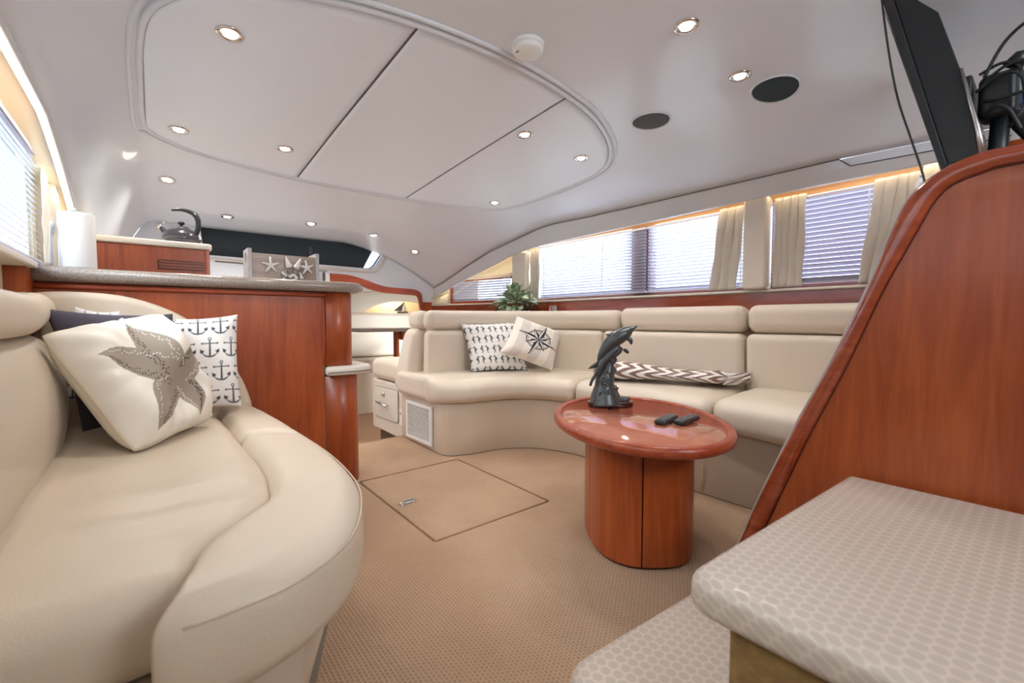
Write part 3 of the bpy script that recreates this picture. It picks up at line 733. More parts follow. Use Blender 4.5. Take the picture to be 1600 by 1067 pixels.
mk('hull', *rbox((0.16, 0.04, 0.025), 0.012, (4, 1, 1), 3, lambda x, y, z: (2.74 + x, 5.83 + y * (1 - abs(x) * 6), 1.01 + z)), PENS, sbt)
mk('sail', *slab([(2.60, 1.025), (2.76, 1.15), (2.73, 1.025)], 0, 0.006, 0.001, 1, to=lambda a, b, c: (a, 5.83 - c, b)), PENS, sbt, smooth=False)
mk('sail', *slab([(2.765, 1.15), (2.81, 1.02), (2.75, 1.02)], 0, 0.006, 0.001, 1, to=lambda a, b, c: (a, 5.828 - c, b)), SAIL, sbt, smooth=False)
mk('mast', *tube([(2.763, 5.83, 1.02), (2.763, 5.83, 1.165)], 0.003, 6), WOOD, sbt)

# ------------------------------------------------------------------ bar
bar = thing('bar_cabinet', (0.25, 2.55, 0), 'long glossy cherry wood bar cabinet separating the bench from the galley', 'cabinet')
zt = 1.045
V, F = slab([(-0.395, 2.43), (0.693, 2.43), (0.693, 2.66), (-0.395, 2.66)], 0.0, zt, 0.002, 1)
mk('front_panel', V, F, WOOD, bar, smooth=False)
def barend(x1, r, z0, z1, nm):
    P = [(0.699, 2.43)] + [(x1 - r + r * math.sin(a), 2.43 + r - r * math.cos(a)) for a in np.linspace(0, PI / 2, 12)] + [(x1, 2.75), (0.699, 2.75)]
    return mk(nm, *slab(P, z0, z1, 0.001, 1), WOOD, bar)
for p in (barend(0.862, 0.07, 0.655, zt, 'end_panel'), barend(0.892, 0.08, 0.0, 0.60, 'end_panel')):
    for q in p.data.polygons: q.use_smooth = abs(q.normal.z) < .5
mk('panel_joint', *box(0.694, 0.698, 2.4315, 2.66, 0.0, zt), SEAM, bar, smooth=False)
mk('edge_moulding', *tube([(x, 2.424, 1.030) for x in np.linspace(-0.395, 0.70, 6)], 0.011, 8), WOODH, bar)
mk('edge_moulding', *tube([(0.6955, 2.428, z) for z in np.linspace(0.66, 1.04, 6)], 0.005, 8), WOOD, bar)
mk('wall_return', *box(-0.60 + .2, -0.345, 2.30, 2.425, 0.0, 1.10), WOOD, bar, smooth=False)
P = [(-0.395, 2.385), (0.75, 2.385)] + [(0.80 + 0.13 * math.sin(a), 2.515 - 0.13 * math.cos(a)) for a in np.linspace(0.1, PI / 2, 10)] + [(0.93, 2.68)] + [(0.88 + 0.05 * math.cos(a), 2.75 + 0.05 * math.sin(a)) for a in np.linspace(0, PI / 2, 5)] + [(-0.395, 2.80)]
ct = mk('bar_counter', *slab(P, 1.047, 1.103, 0.026, 6), STONE); tag(ct, 'speckled grey stone worktop with bullnose edge running along the top of the bar', 'worktop')
P = [(0.70, 2.36), (0.84, 2.36)] + [(0.86 + 0.10 * math.sin(a), 2.46 - 0.10 * math.cos(a)) for a in np.linspace(0, PI / 2, 8)] + [(0.96, 2.62), (0.93, 2.66), (0.70, 2.66)]
P = [(0.702, 2.395), (0.86, 2.395)] + [(0.87 + 0.09 * math.sin(a), 2.485 - 0.09 * math.cos(a)) for a in np.linspace(0.1, PI / 2, 8)] + [(0.96, 2.70), (0.702, 2.70)]
mk('wrapped_shelf', *slab(P, 0.602, 0.653, 0.018, 5), CREAMG, bar)
P2 = [(p[0] + (0.0015 if p[0] > .8 else 0), p[1] - (0.0015 if p[1] < 2.5 else 0), 0.622) for p in P[:-2]]
mk('shelf_seam', *tube(P2, 0.0022, 6), SEAM, bar)

# raised galley cabinet behind
gc = thing('galley_cabinet', (0.0, 3.1, 0), 'raised cherry wood galley cabinet with a recessed pull under the kettle', 'cabinet')
bev(mk('carcass', *box(-0.37, 0.236, 2.90, 3.40, -0.25, 1.275), WOOD, gc), 0.004)
bev(mk('side_trim', *box(0.225, 0.247, 2.893, 2.915, -0.25, 1.275), WOOD, gc), 0.004)
mk('cabinet_top', *slab(rpoly([(-0.37, 2.885), (0.26, 2.885), (0.26, 3.42), (-0.37, 3.42)], [0, .03, .03, 0]), 1.276, 1.308, 0.009), CREAMG, gc)
rp_ = mk('recessed_pull', *box(0.030, 0.215, 2.893, 2.899, 1.165, 1.205), WOODH, gc, smooth=False)
DARKW = simple('dark_wood', srgb(70, 26, 18), 0.3)
for za in (1.163, 1.177, 1.192, 1.205): mk('groove', *box(0.028, 0.217, 2.887, 2.893, za, za + 0.0045), DARKW, rp_, smooth=False)
for xa in (0.028, 0.2145): mk('groove', *box(xa, xa + 0.003, 2.887, 2.893, 1.163, 1.208), DARKW, rp_, smooth=False)
# lower galley counter behind bar, mostly hidden
o = mk('galley_counter', *rbox((1.0, 0.5, 0.9), 0.02, (2, 2, 2), 3, lambda x, y, z: (-0.1 + .86 + x, 4.2 + y, 0.19 + z)), CREAMG)
tag(o, 'cream galley counter block seen low behind the bar under the windscreen', 'counter')

# kettle
KX, KY, KZ = 0.135, 3.02, 1.309
kt = thing('kettle', (KX, KY, KZ), 'dark grey whistling kettle with a high arched handle on the raised cabinet', 'kettle')
mk('body', *lathe([(0.060, 0), (0.078, 0.004), (0.088, 0.02), (0.089, 0.035), (0.082, 0.055), (0.066, 0.074), (0.046, 0.085), (0.040, 0.088)], (KX, KY, KZ), 40), KETTLE, kt)
lid = mk('lid', *lathe([(0.041, 0.0885), (0.036, 0.094), (0.018, 0.099), (0.005, 0.100)], (KX, KY, KZ), 32), KETTLE, kt)
mk('lid_knob', *lathe([(0.004, 0.1), (0.006, 0.106), (0.015, 0.111), (0.016, 0.118), (0.009, 0.125), (0.001, 0.127)], (KX, KY, KZ), 20), BLACK, lid)
mk('rim', *tube([(KX + 0.041 * math.cos(a), KY + 0.041 * math.sin(a), KZ + 0.088) for a in np.linspace(0, 2 * PI, 33)[:-1]], 0.002, 6, closed=True), CHROME, kt)
R = np.array([0.78, -0.63, 0]); R2 = R
def kp(a, z): return (KX + R[0] * a, KY + R[1] * a, KZ + z)
mk('spout', *tube([kp(-0.065, 0.045), kp(-0.085, 0.062), kp(-0.102, 0.083), kp(-0.113, 0.097)], [0.020, 0.017, 0.014, 0.013], 14), KETTLE, kt)
mk('whistle', *tube([kp(-0.108, 0.092), kp(-0.122, 0.110)], [0.0155, 0.014], 14), CHROME, kt)
mk('whistle_lever', *tube([kp(-0.112, 0.106), kp(-0.092, 0.122), kp(-0.080, 0.128)], [0.005, 0.004, 0.003], 8), CHROME, kt)
mk('handle', *tube(catmull([kp(0.074, 0.050), kp(0.089, 0.085), kp(0.092, 0.125), kp(0.078, 0.158), kp(0.045, 0.178), kp(0.0, 0.188), kp(-0.05, 0.187)], 5), list(np.linspace(0.011, 0.014, 15)) + list(np.linspace(0.014, 0.005, 16)), 12), BLACK, kt)

# paper towel holder
TX, TY, TZ = -0.232, 2.55, 1.104
pt_ = thing('paper_towel_holder', (TX, TY, TZ), 'white paper towel roll on a steel stand at the left end of the bar', 'paper towel')
mk('base_plate', *lathe([(0.072, 0), (0.074, 0.003), (0.070, 0.007), (0.02, 0.009)], (TX, TY, TZ), 32), STEEL, pt_)
mk('paper_roll', *lathe([(0.055, 0.0095), (0.057, 0.012), (0.057, 0.227), (0.055, 0.230), (0.020, 0.230), (0.019, 0.20)], (TX, TY, TZ), 40), PAPER, pt_)
mk('finial', *lathe([(0.006, 0.20), (0.006, 0.236), (0.016, 0.240), (0.017, 0.246), (0.008, 0.252), (0.001, 0.253)], (TX, TY, TZ), 20), STEEL, pt_)
V, F = grid(lambda u, v: (TX - 0.069 - 0.010 * math.sin(PI * v) + 0.004 * math.cos(u * 3), TY + 0.0 + (0.018 + 0.012 * v) * math.cos(u) * (1.0 if v < .95 else .7), TZ + 0.004 + 0.17 * v + 0.0 * math.sin(u)), list(np.linspace(0, PI, 14)), list(np.linspace(0, 1, 14)))
V, F = slab(rpoly([(-0.052, 0.0), (-0.018, 0.0), (-0.018, 0.115), (0.004, 0.13), (0.012, 0.17), (-0.004, 0.182), (-0.03, 0.175), (-0.036, 0.12)], 0.012, 4), 0, 0.003, 0.001, 1, to=lambda a, b, c: (TX - 0.0595 - c + a * 0.55 * 0.4 - 0.004 + 0.0, TY - 0.012 - 0.0 + a * 1.0, TZ + 0.008 + b))
mk('spring_arm', V, F, STEEL, pt_)

# crate with shells
CX0, CX1, CY, CZ = 0.405, 0.712, 2.62, 1.104
cr = thing('shell_crate', (0.55, 2.66, CZ), 'whitewashed wooden crate decorated with starfish and shells on the bar', 'crate')
bk = mk('front_board', *box(CX0, CX1, CY, CY + .012, CZ + .001, CZ + .143), GREYWOOD, cr, smooth=False)
mk('back_board', *box(CX0, CX1, CY + .12, CY + .132, CZ + .001, CZ + .13), GREYWOOD, cr, smooth=False)
mk('bottom_board', *box(CX0, CX1, CY + .013, CY + .119, CZ + .001, CZ + .012), GREYWOOD, cr, smooth=False)
for xa in (CX0 - .020, CX1 + .001):
    y0, y1, z1 = CY - .006, CY + .138, CZ + .165
    pieces = [box(xa, xa + .018, y0, y1, CZ + .001, CZ + .095), box(xa, xa + .018, y0, y0 + .045, CZ + .095, z1 - .02), box(xa, xa + .018, y1 - .045, y1, CZ + .095, z1 - .02), box(xa, xa + .018, y0, y1, z1 - .02, z1)]
    mk('end_board', *join(pieces), LIMEW, cr, smooth=False)
def starfish(cx, cz, R0, rot, nm='starfish'):
    V = []; F = []; n = 10
    parts = []
    for k in range(5):
        a = rot + 2 * PI * k / 5
        parts.append(tube([(cx, CY - .010, cz), (cx + R0 * .4 * math.sin(a), CY - .011, cz + R0 * .4 * math.cos(a)), (cx + R0 * .8 * math.sin(a), CY - .008, cz + R0 * .8 * math.cos(a)), (cx + R0 * math.sin(a), CY - .006, cz + R0 * math.cos(a))], [0.009, 0.0065, 0.0045, 0.0025], 8))
    return mk(nm, *join(parts), SHELL, cr)
starfish(0.488, CZ + .083, 0.043, -0.05); starfish(0.665, CZ + .083, 0.041, -0.12)
def cone_shell(cx, cz, ln, ang):
    P = []; Rr = []
    for i in range(14):
        t = i / 13; P.append((cx + ln * t * math.sin(ang), CY - .022, cz + ln * t * math.cos(ang)))
        Rr.append((0.0165 * (1 - t) ** 0.8 + 0.001) * (1 + 0.14 * math.cos(i * PI)))
    Rr[0] *= 0.6
    return mk('spiral_shell', *tube(P, Rr, 12), SHELL, cr)
cone_shell(0.575, CZ + .075, 0.062, -0.28); cone_shell(0.605, CZ + .072, 0.062, 0.45)
rr = random.Random(3)
for i in range(26):
    cx = 0.588 + rr.uniform(-.048, .048); cz = CZ + 0.012 + rr.uniform(0, .055) * (1 - abs(cx - .588) * 8)
    s = rr.uniform(.006, .012); mt = SHELL if rr.random() < .6 else SHELLG
    V, F = rbox((s * 2, s * 1.6, s * 1.3), s * .62, (1, 1, 1), 3)
    a = rr.uniform(0, 3)
    V = [(cx + x * math.cos(a) - z * math.sin(a), CY - .012 - s * .5 + y, cz + x * math.sin(a) + z * math.cos(a)) for x, y, z in V]
    mk('small_shell', V, F, mt, cr)
for i in range(10):
    a = rr.uniform(-1.5, 1.5); cx = 0.588 + 0.03 * math.sin(a); cz = CZ + 0.04 + 0.01 * math.cos(a)
    mk('twig', *tube([(cx, CY - .012, cz), (cx + 0.03 * math.sin(a), CY - .02, cz + 0.022 * math.cos(a) + .004)], 0.0012, 5), SHELLG, cr)

# ------------------------------------------------------------------ starboard sofa
sofa = thing('corner_sofa', (2.3, 1.8, 0), 'long curved cream leather corner sofa under the right hand windows', 'sofa')
# base
BF = rpoly([(1.475, 3.18), (1.465, 2.50), (1.62, 2.44), (1.86, 2.41), (2.04, 2.30), (2.14, 2.12), (2.18, 1.90), (2.18, 0.2), (2.80, 0.2), (2.80, 3.18)], [.01, .07, .05, .06, .08, .10, .10, 0, 0, 0], 6)
V, F = slab(BF, 0.0, 0.345, 0.004, 2); b_ = mk('base', V, F, LEATHER_D, sofa)
for q in b_.data.polygons: q.use_smooth = abs(q.normal.z) < .5
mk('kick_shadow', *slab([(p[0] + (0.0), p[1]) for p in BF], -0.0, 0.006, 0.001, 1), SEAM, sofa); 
mk('base_seam', *tube([(2.178, 1.115, 0.02), (2.178, 1.10, 0.17), (2.178, 1.105, 0.345)], 0.0035, 6), STITCH, sofa)
FRONT = [(1.425, 2.98), (1.42, 2.62), (1.50, 2.43), (1.64, 2.395), (1.87, 2.36), (2.01, 2.25), (2.10, 2.08), (2.125, 1.85), (2.13, 1.5), (2.13, 1.02), (2.13, 0.6), (2.12, 0.18)]
def sweep_seat(name, fr, bk_, z0, z1, r=0.055, puff=0.015, n=(26, 12, 2), mat=LEATHER, parent=sofa, slope=0.012, wr=1.0, seed=0):
    A, B = Path(fr), Path(bk_); Ln = (A.L + B.L) / 2; Dp = 0.6; h = z1 - z0
    def fn(x, y, z):
        u = x / Ln + .5; v = y / Dp + .5
        p = A(u) * (1 - v) + B(u) * v
        zz = z0 + h / 2 + z
        pf = (1 - (2 * u - 1) ** 4) * (1 - (2 * v - 1) ** 4)
        w = wr * 0.006 * noise3(x * 30 + seed, y * 6, seed) * max(0, 1 - v) ** 1.0 + 0.003 * noise3(x * 7, y * 7, seed + 5)
        if z > 0: zz += puff * pf + slope * (v - .5) + w
        q = (B(u) - A(u)); q = q / (np.linalg.norm(q) + 1e-9)
        bulge = 0.012 * (1 - (2 * z / h) ** 2) * (1 - v) + w * 0.8 * (1 if v < .2 else 0)
        p = p - q * bulge
        return (p[0], p[1], zz)
    V, F = rbox((Ln, Dp, h), r, n, 5, fn); return mk(name, V, F, mat, parent)
BACKP = [(1.50, 3.10), (1.9, 3.07), (2.33, 2.97), (2.66, 2.68), (2.78, 2.2), (2.80, 1.6), (2.82, 1.1), (2.82, 0.2)]
sweep_seat('seat_cushion', [(1.415, 2.66), (1.44, 2.50), (1.55, 2.41), (1.70, 2.385), (1.87, 2.35), (2.01, 2.24), (2.09, 2.09), (2.12, 1.985)], [(1.50, 3.10), (1.9, 3.08), (2.33, 2.98), (2.62, 2.72), (2.76, 2.35), (2.78, 2.12)], 0.345, 0.505, seed=1, r=0.06, n=(34, 14, 2))
sweep_seat('seat_cushion', [(2.12, 1.975), (2.13, 1.5), (2.13, 1.075)], [(2.78, 2.11), (2.79, 1.6), (2.81, 1.11)], 0.345, 0.505, seed=2, wr=.5)
sweep_seat('seat_cushion', [(2.13, 1.065), (2.11, 0.85), (2.06, 0.55), (1.98, 0.2)], [(2.81, 1.10), (2.82, 0.8), (2.82, 0.5), (2.82, 0.2)], 0.345, 0.515, seed=3, wr=.7)
# the side wing that closes the forward seat cushion
mk('seat_wing', *rbox((0.10, 0.50, 0.17), 0.04, (2, 6, 3), 4, lambda x, y, z: (1.475 + x, 2.92 + y, 0.43 + z)), LEATHER, sofa)
# backs
def back_seg(name, pts, z0, z1, th, r, lean=0.10, puff=0.015, n=(20, 2, 8), seed=0, zend=None, dip=0, outset=0.0):
    A = Path(pts); Ln = A.L; h = z1 - z0
    def fn(x, y, z):
        u = x / Ln + .5; e = 1e-3
        p = A(u); t = A(min(1, u + e)) - A(max(0, u - e)); t = t / (np.linalg.norm(t) + 1e-9)
        nr = np.array([-t[1], t[0]])            # points to the wall side (left of travel)
        f = z / h + .5
        front = 1 if y < 0 else 0
        off = y + lean * f + outset - (puff * (1 - (2 * u - 1) ** 4) * (1 - (2 * f - 1) ** 2) if front else 0)
        off += front * (0.006 * noise3(x * 5, z * 8, seed) + 0.004 * noise3(x * 26, z * 4, seed + 3) * math.exp(-((f - .70) / .16) ** 2))
        if dip and front: off += dip * sm((f - (0.62 + 0.22 * abs(2 * u - 1) ** 1.5)) * 7)
        zz = z0 + h / 2 + z
        p = p + nr * off
        return (p[0], p[1], zz)
    V, F = rbox((Ln, th, h), r, n, 4, fn); return mk(name, V, F, LEATHER, sofa)
# path of the back's front face at seat level, walked so that the wall is on the left
def off_path(P, d):
    A = Path(P); out = []
    for i in range(25):
        u = i / 24; t = A(min(1, u + .01)) - A(max(0, u - .01)); t /= np.linalg.norm(t); out.append(A(u) + np.array([-t[1], t[0]]) * d)
    return [tuple(p) for p in out]
BK = [(2.74, 0.2), (2.74, 0.7), (2.735, 1.10), (2.72, 1.6), (2.695, 2.05), (2.62, 2.42), (2.46, 2.68), (2.22, 2.86), (1.95, 2.955), (1.56, 3.01)]
BKP = Path(BK, 16)
def sub(a, b, n=14): return [tuple(BKP(a + (b - a) * i / n)) for i in range(n + 1)]
def u_at_y(y):
    best = min(range(400), key=lambda i: abs(BKP(i / 400)[1] - y)); return best / 400
ua, ub = u_at_y(1.115), u_at_y(1.97)
cen = lambda seg, th: off_path(seg, th / 2)
TH = 0.13
back_seg('back_cushion', cen(sub(0.0, ua - .002), TH), 0.47, 0.822, TH, 0.04, lean=-0.0 + 0.03, seed=1)
back_seg('back_cushion', cen(sub(ua + .002, ub + .04), TH), 0.47, 0.822, TH, 0.04, lean=0.03, seed=2, dip=0.022, n=(30, 2, 16))
back_seg('back_cushion', cen(sub(ub + .042, 0.999), TH), 0.47, 0.822, TH, 0.04, lean=0.03, seed=3, n=(40, 2, 8))
TB = 0.15
back_seg('headrest', cen(sub(0.0, ua - .002), TB), 0.826, 0.984, TB, 0.055, lean=0.02, outset=-0.01, seed=4)
back_seg('headrest', cen(sub(ua + .002, ub - .001), TB), 0.826, 0.984, TB, 0.055, lean=0.02, outset=-0.01, seed=5)
back_seg('headrest', cen(sub(ub + .003, 0.999), TB), 0.826, 0.972, TB, 0.055, lean=0.02, outset=-0.01, seed=6, n=(40, 2, 8))
# end of the forward arm: rounded outer skin
def endskin(x, y, z):
    f = (z + 0.24) / 0.48
    return (1.515 + x + 0.085 * f ** 1.5, 3.15 + y * (1 - 0.25 * f) - 0.02 * f, 0.60 + z)
mk('arm_end', *rbox((0.14, 0.26, 0.48), 0.06, (2, 4, 8), 4, endskin), LEATHER, sofa)
mk('arm_end', *rbox((0.12, 0.22, 0.14), 0.055, (2, 3, 2), 4, lambda x, y, z: (1.60 + x, 3.10 + y, 0.90 + z)), LEATHER, sofa)
# vent grille on the base end
vt = thing('vent_grille', (1.46, 2.86, 0.17), 'white louvred air vent in the end of the long sofa base', 'vent')
y0, y1, z0, z1 = 2.665, 3.045, 0.035, 0.305; xg = 1.455
mk('frame', *join([box(xg - .006, xg + .008, y0, y0 + .025, z0, z1), box(xg - .006, xg + .008, y1 - .025, y1, z0, z1), box(xg - .006, xg + .008, y0 + .025, y1 - .025, z0, z0 + .02), box(xg - .006, xg + .008, y0 + .025, y1 - .025, z1 - .02, z1)]), WHITE, vt, smooth=False)
mk('backing', *box(xg + .006, xg + .0085, y0 + .02, y1 - .02, z0 + .015, z1 - .015), BLACK, vt, smooth=False)
for i in range(17):
    z = z0 + .026 + i * (z1 - z0 - .052) / 16
    mk('louvre', [(xg - .004, y0 + .025, z - .003), (xg - .004, y1 - .025, z - .003), (xg + .005, y1 - .025, z + .001), (xg + .005, y0 + .025, z + .001), (xg - .004, y0 + .025, z + .0012), (xg - .004, y1 - .025, z + .0012), (xg + .005, y1 - .025, z + .003), (xg + .005, y0 + .025, z + .003)],
       [(0, 1, 2, 3), (4, 5, 6, 7), (0, 1, 5, 4), (1, 2, 6, 5), (2, 3, 7, 6), (3, 0, 4, 7)], WHITE, vt, smooth=False)

# drawer cabinet + its cushion, forward of the sofa
dc = thing('drawer_cabinet', (1.75, 3.55, -0.26), 'low cream cabinet with a locker drawer and padded seat beyond the vent grille', 'cabinet')
bev(mk('body', *box(1.50, 2.1, 3.20, 3.825, 0.0 - .045, 0.385), CREAMG, dc), 0.012, 3)
mk('plinth', *box(1.56, 2.1, 3.20, 3.80, -0.26, -0.046), CARPETD, dc, smooth=False)
dr = mk('drawer', *slab(rpoly([(3.28, 0.075), (3.76, 0.060), (3.76, 0.325), (3.28, 0.335)], 0.035), 0, 0.008, 0.004, to=lambda a, b, c: (1.4985 - c, a, b)), CREAMG, dc)
mk('drawer_gap', *tube([(1.4965, p[0], p[1]) for p in rpoly([(3.28, 0.075), (3.76, 0.060), (3.76, 0.325), (3.28, 0.335)], 0.035)], 0.003, 6, closed=True), SEAM, dc)
mk('handle', *join([tube([(1.468, 3.46, 0.19), (1.468, 3.66, 0.20)], 0.008, 10), tube([(1.49, 3.485, 0.191), (1.468, 3.485, 0.191)], 0.006, 8), tube([(1.49, 3.635, 0.199), (1.468, 3.635, 0.199)], 0.006, 8)]), STEEL, dr)
mk('lock', *tube([(1.4895, 3.55, 0.275), (1.477, 3.55, 0.275)], 0.016, 16), STEEL, dr)
mk('seat', *rbox((0.62, 0.60, 0.17), 0.055, (4, 4, 2), 4, lambda x, y, z: (1.80 + x, 3.53 + y, 0.475 + z + (0.02 * (1 - (y / .3) ** 2) if z > 0 else 0))), LEATHER, dc)
sw = thing('wall_outlet', (1.495, 3.23, 0.1), 'small white switch plate between the drawer and the vent grille', 'outlet')
mk('plate', *slab(rpoly([(3.205, 0.07), (3.262, 0.07), (3.262, 0.20), (3.205, 0.20)], 0.006), 0, 0.006, 0.002, to=lambda a, b, c: (1.4985 - c, a, b)), WHITE, sw)
mk('switch', *box(1.4895, 1.4920, 3.228, 3.240, 0.155, 0.172), BUTTON, sw, smooth=False)

# ------------------------------------------------------------------ port bench
pb = thing('bench_sofa', (0.0, 1.6, 0), 'cream leather bench sofa along the left wall in the foreground', 'sofa')
OUT = [(0.345, 2.405), (0.385, 2.05), (0.405, 1.70), (0.412, 1.40), (0.392, 1.14), (0.345, 0.975), (0.27, 0.84), (0.17, 0.765), (0.08, 0.745), (-0.02, 0.745)]
INN = [(0.20, 2.405), (0.215, 2.05), (0.22, 1.70), (0.225, 1.40), (0.205, 1.18), (0.165, 1.09), (0.11, 1.03), (0.062, 0.97), (0.038, 0.90), (0.03, 0.80)]
bo = [(0.335, 2.405), (0.365, 1.7), (0.37, 1.40), (0.352, 1.14), (0.305, 0.98), (0.235, 0.865), (0.15, 0.80), (0.05, 0.785), (-0.39, 0.785), (-0.39, 2.405)]
bp_ = rpoly(bo, [0, .1, .1, .08, .07, .06, .05, .04, 0, 0], 5)
V, F = slab(bp_, 0, 0.335, 0.003, 1)
V = [(x - (0.075 * (1 - z / .335) if x > 0.2 else 0), y + (0.06 * (1 - z / .335) if (y < 1.0 and x > -.1) else 0), z) for x, y, z in V]
o = mk('base', V, F, LEATHER_D, pb)
for q in o.data.polygons: q.use_smooth = abs(q.normal.z) < .5
def border(u0, u1, nm, seed):
    A, B = Path(OUT), Path(INN)
    fr = [tuple(A(u0 + (u1 - u0) * i / 14)) for i in range(15)]; bk2 = [tuple(B(u0 + (u1 - u0) * i / 14)) for i in range(15)]
    A, B = Path(fr), Path(bk2); Ln = A.L; Dp = 0.19; z0, z1 = 0.335, 0.505; h = z1 - z0
    def fn(x, y, z):
        u = x / Ln + .5; v = y / Dp + .5
        p = A(u) * (1 - v) + B(u) * v; zz = z0 + h / 2 + z
        if z > 0: zz += 0.010 * (1 - (2 * v - 1) ** 2) + 0.003 * noise3(x * 6, y * 10, seed)
        q = B(u) - A(u); q /= np.linalg.norm(q) + 1e-9
        p = p - q * (0.012 * (1 - (2 * z / h) ** 2) * (1 - v) + 0.0025 * noise3(x * 26, z * 5, seed) * (1 if v < .2 else 0))
        return (p[0], p[1], zz)
    V, F = rbox((Ln, Dp, h), 0.045, (44, 6, 3), 5, fn); return mk(nm, V, F, LEATHER_W, pb)
border(0.0, 0.385, 'border_cushion', 1); border(0.388, 1.0, 'border_cushion', 2)
A = Path([(p[0] - .0, p[1]) for p in OUT])
for dz, k in ((0.478, 0.010), (0.470, 0.0155)):
    P = []
    for i in range(80):
        u = 0.30 + 0.68 * i / 79; t = A(min(1, u + .005)) - A(max(0, u - .005)); t /= np.linalg.norm(t); nr = np.array([t[1], -t[0]])
        p = A(u) + nr * (0.0 - 0.014 + k - .003) * -1 * -1
        P.append((p[0], p[1], dz))
    mk('stitched_seam', *tube(P, 0.0018, 5), STITCH, pb)
# centre cushion
def cc(x, y, z):
    v = (y / 1.66 + .5); B = Path(INN)
    yy = 0.862 + v * 1.542
    i = np.argsort(INNP.p[:, 1]); xr = float(np.interp(yy, INNP.p[i, 1], INNP.p[i, 0])) + 0.012
    u = x / 0.5 + .5; xl = -0.38; xx = xl + (xr - xl) * u
    pf = max(0, (1 - (2 * u - 1) ** 6)) * max(0, (1 - (2 * v - 1) ** 6))
    zz = 0.335 + 0.078 + z + (0.014 * pf + 0.006 * noise3(xx * 6, yy * 3.2, 2) if z > 0 else 0)
    if z > 0: zz += 0.0036 * math.sin(34 * yy + 16 * xx * xx + 5 * noise3(xx * 3, yy * 2, 1)) * math.exp(-((yy - 1.15) / .3) ** 2) * sm((xx + .25) * 5)
    fr = (1 - v) if v < .1 else 0
    return (xx, yy - (0.012 * (1 - (z / .078) ** 2) * (1 if v < .06 else 0)), zz)
INNP = Path(INN, 8)
V, F = rbox((0.5, 1.66, 0.156), 0.05, (26, 70, 2), 5, cc); mk('seat_cushion', V, F, LEATHER_W, pb)
# back along the port wall
def pback(x, y, z):
    f = z / 0.40 + .5; v = y / 1.9 + .5
    yy = 0.50 + v * 1.80
    bul = 0.045 * (1 - (2 * f - 1) ** 2) if x > 0 else 0
    cw = 0.06 * sm((yy - 1.9) / .45) if x > 0 else 0
    return (-0.315 + x + bul - 0.045 * f - cw * 0.5, yy, 0.655 + z)
V, F = rbox((0.14, 1.9, 0.40), 0.05, (2, 24, 8), 5, pback); mk('back_cushion', V, F, LEATHER_W, pb)
def phead(x, y, z):
    v = y / 1.9 + .5; yy = 0.50 + v * 1.84
    return (-0.318 + x - 0.0 - (0.03 * sm((yy - 1.7) / .6) if x > 0 else 0), yy, 0.915 + z + 0.02 * sm((yy - 1.9) / .4))
V, F = rbox((0.15, 1.9, 0.125), 0.058, (2, 24, 3), 5, phead); mk('headrest', V, F, LEATHER_W, pb)
wr = [(-0.345, 0.45), (-0.345, 1.0), (-0.25, 1.008), (-0.10, 0.998), (0.03, 0.955), (0.13, 0.89), (0.235, 0.77), (0.31, 0.63), (0.345, 0.52), (0.35, 0.45)]
wr = [wr[0]] + [tuple(p) for p in catmull(wr[1:-1], 4)] + [wr[-1]]
mk('arm_wrap', *slab(wr, 0, 0.085, 0.03, 5, to=lambda a, b, c: (a, 2.42 - c, b)), LEATHER_W, pb)

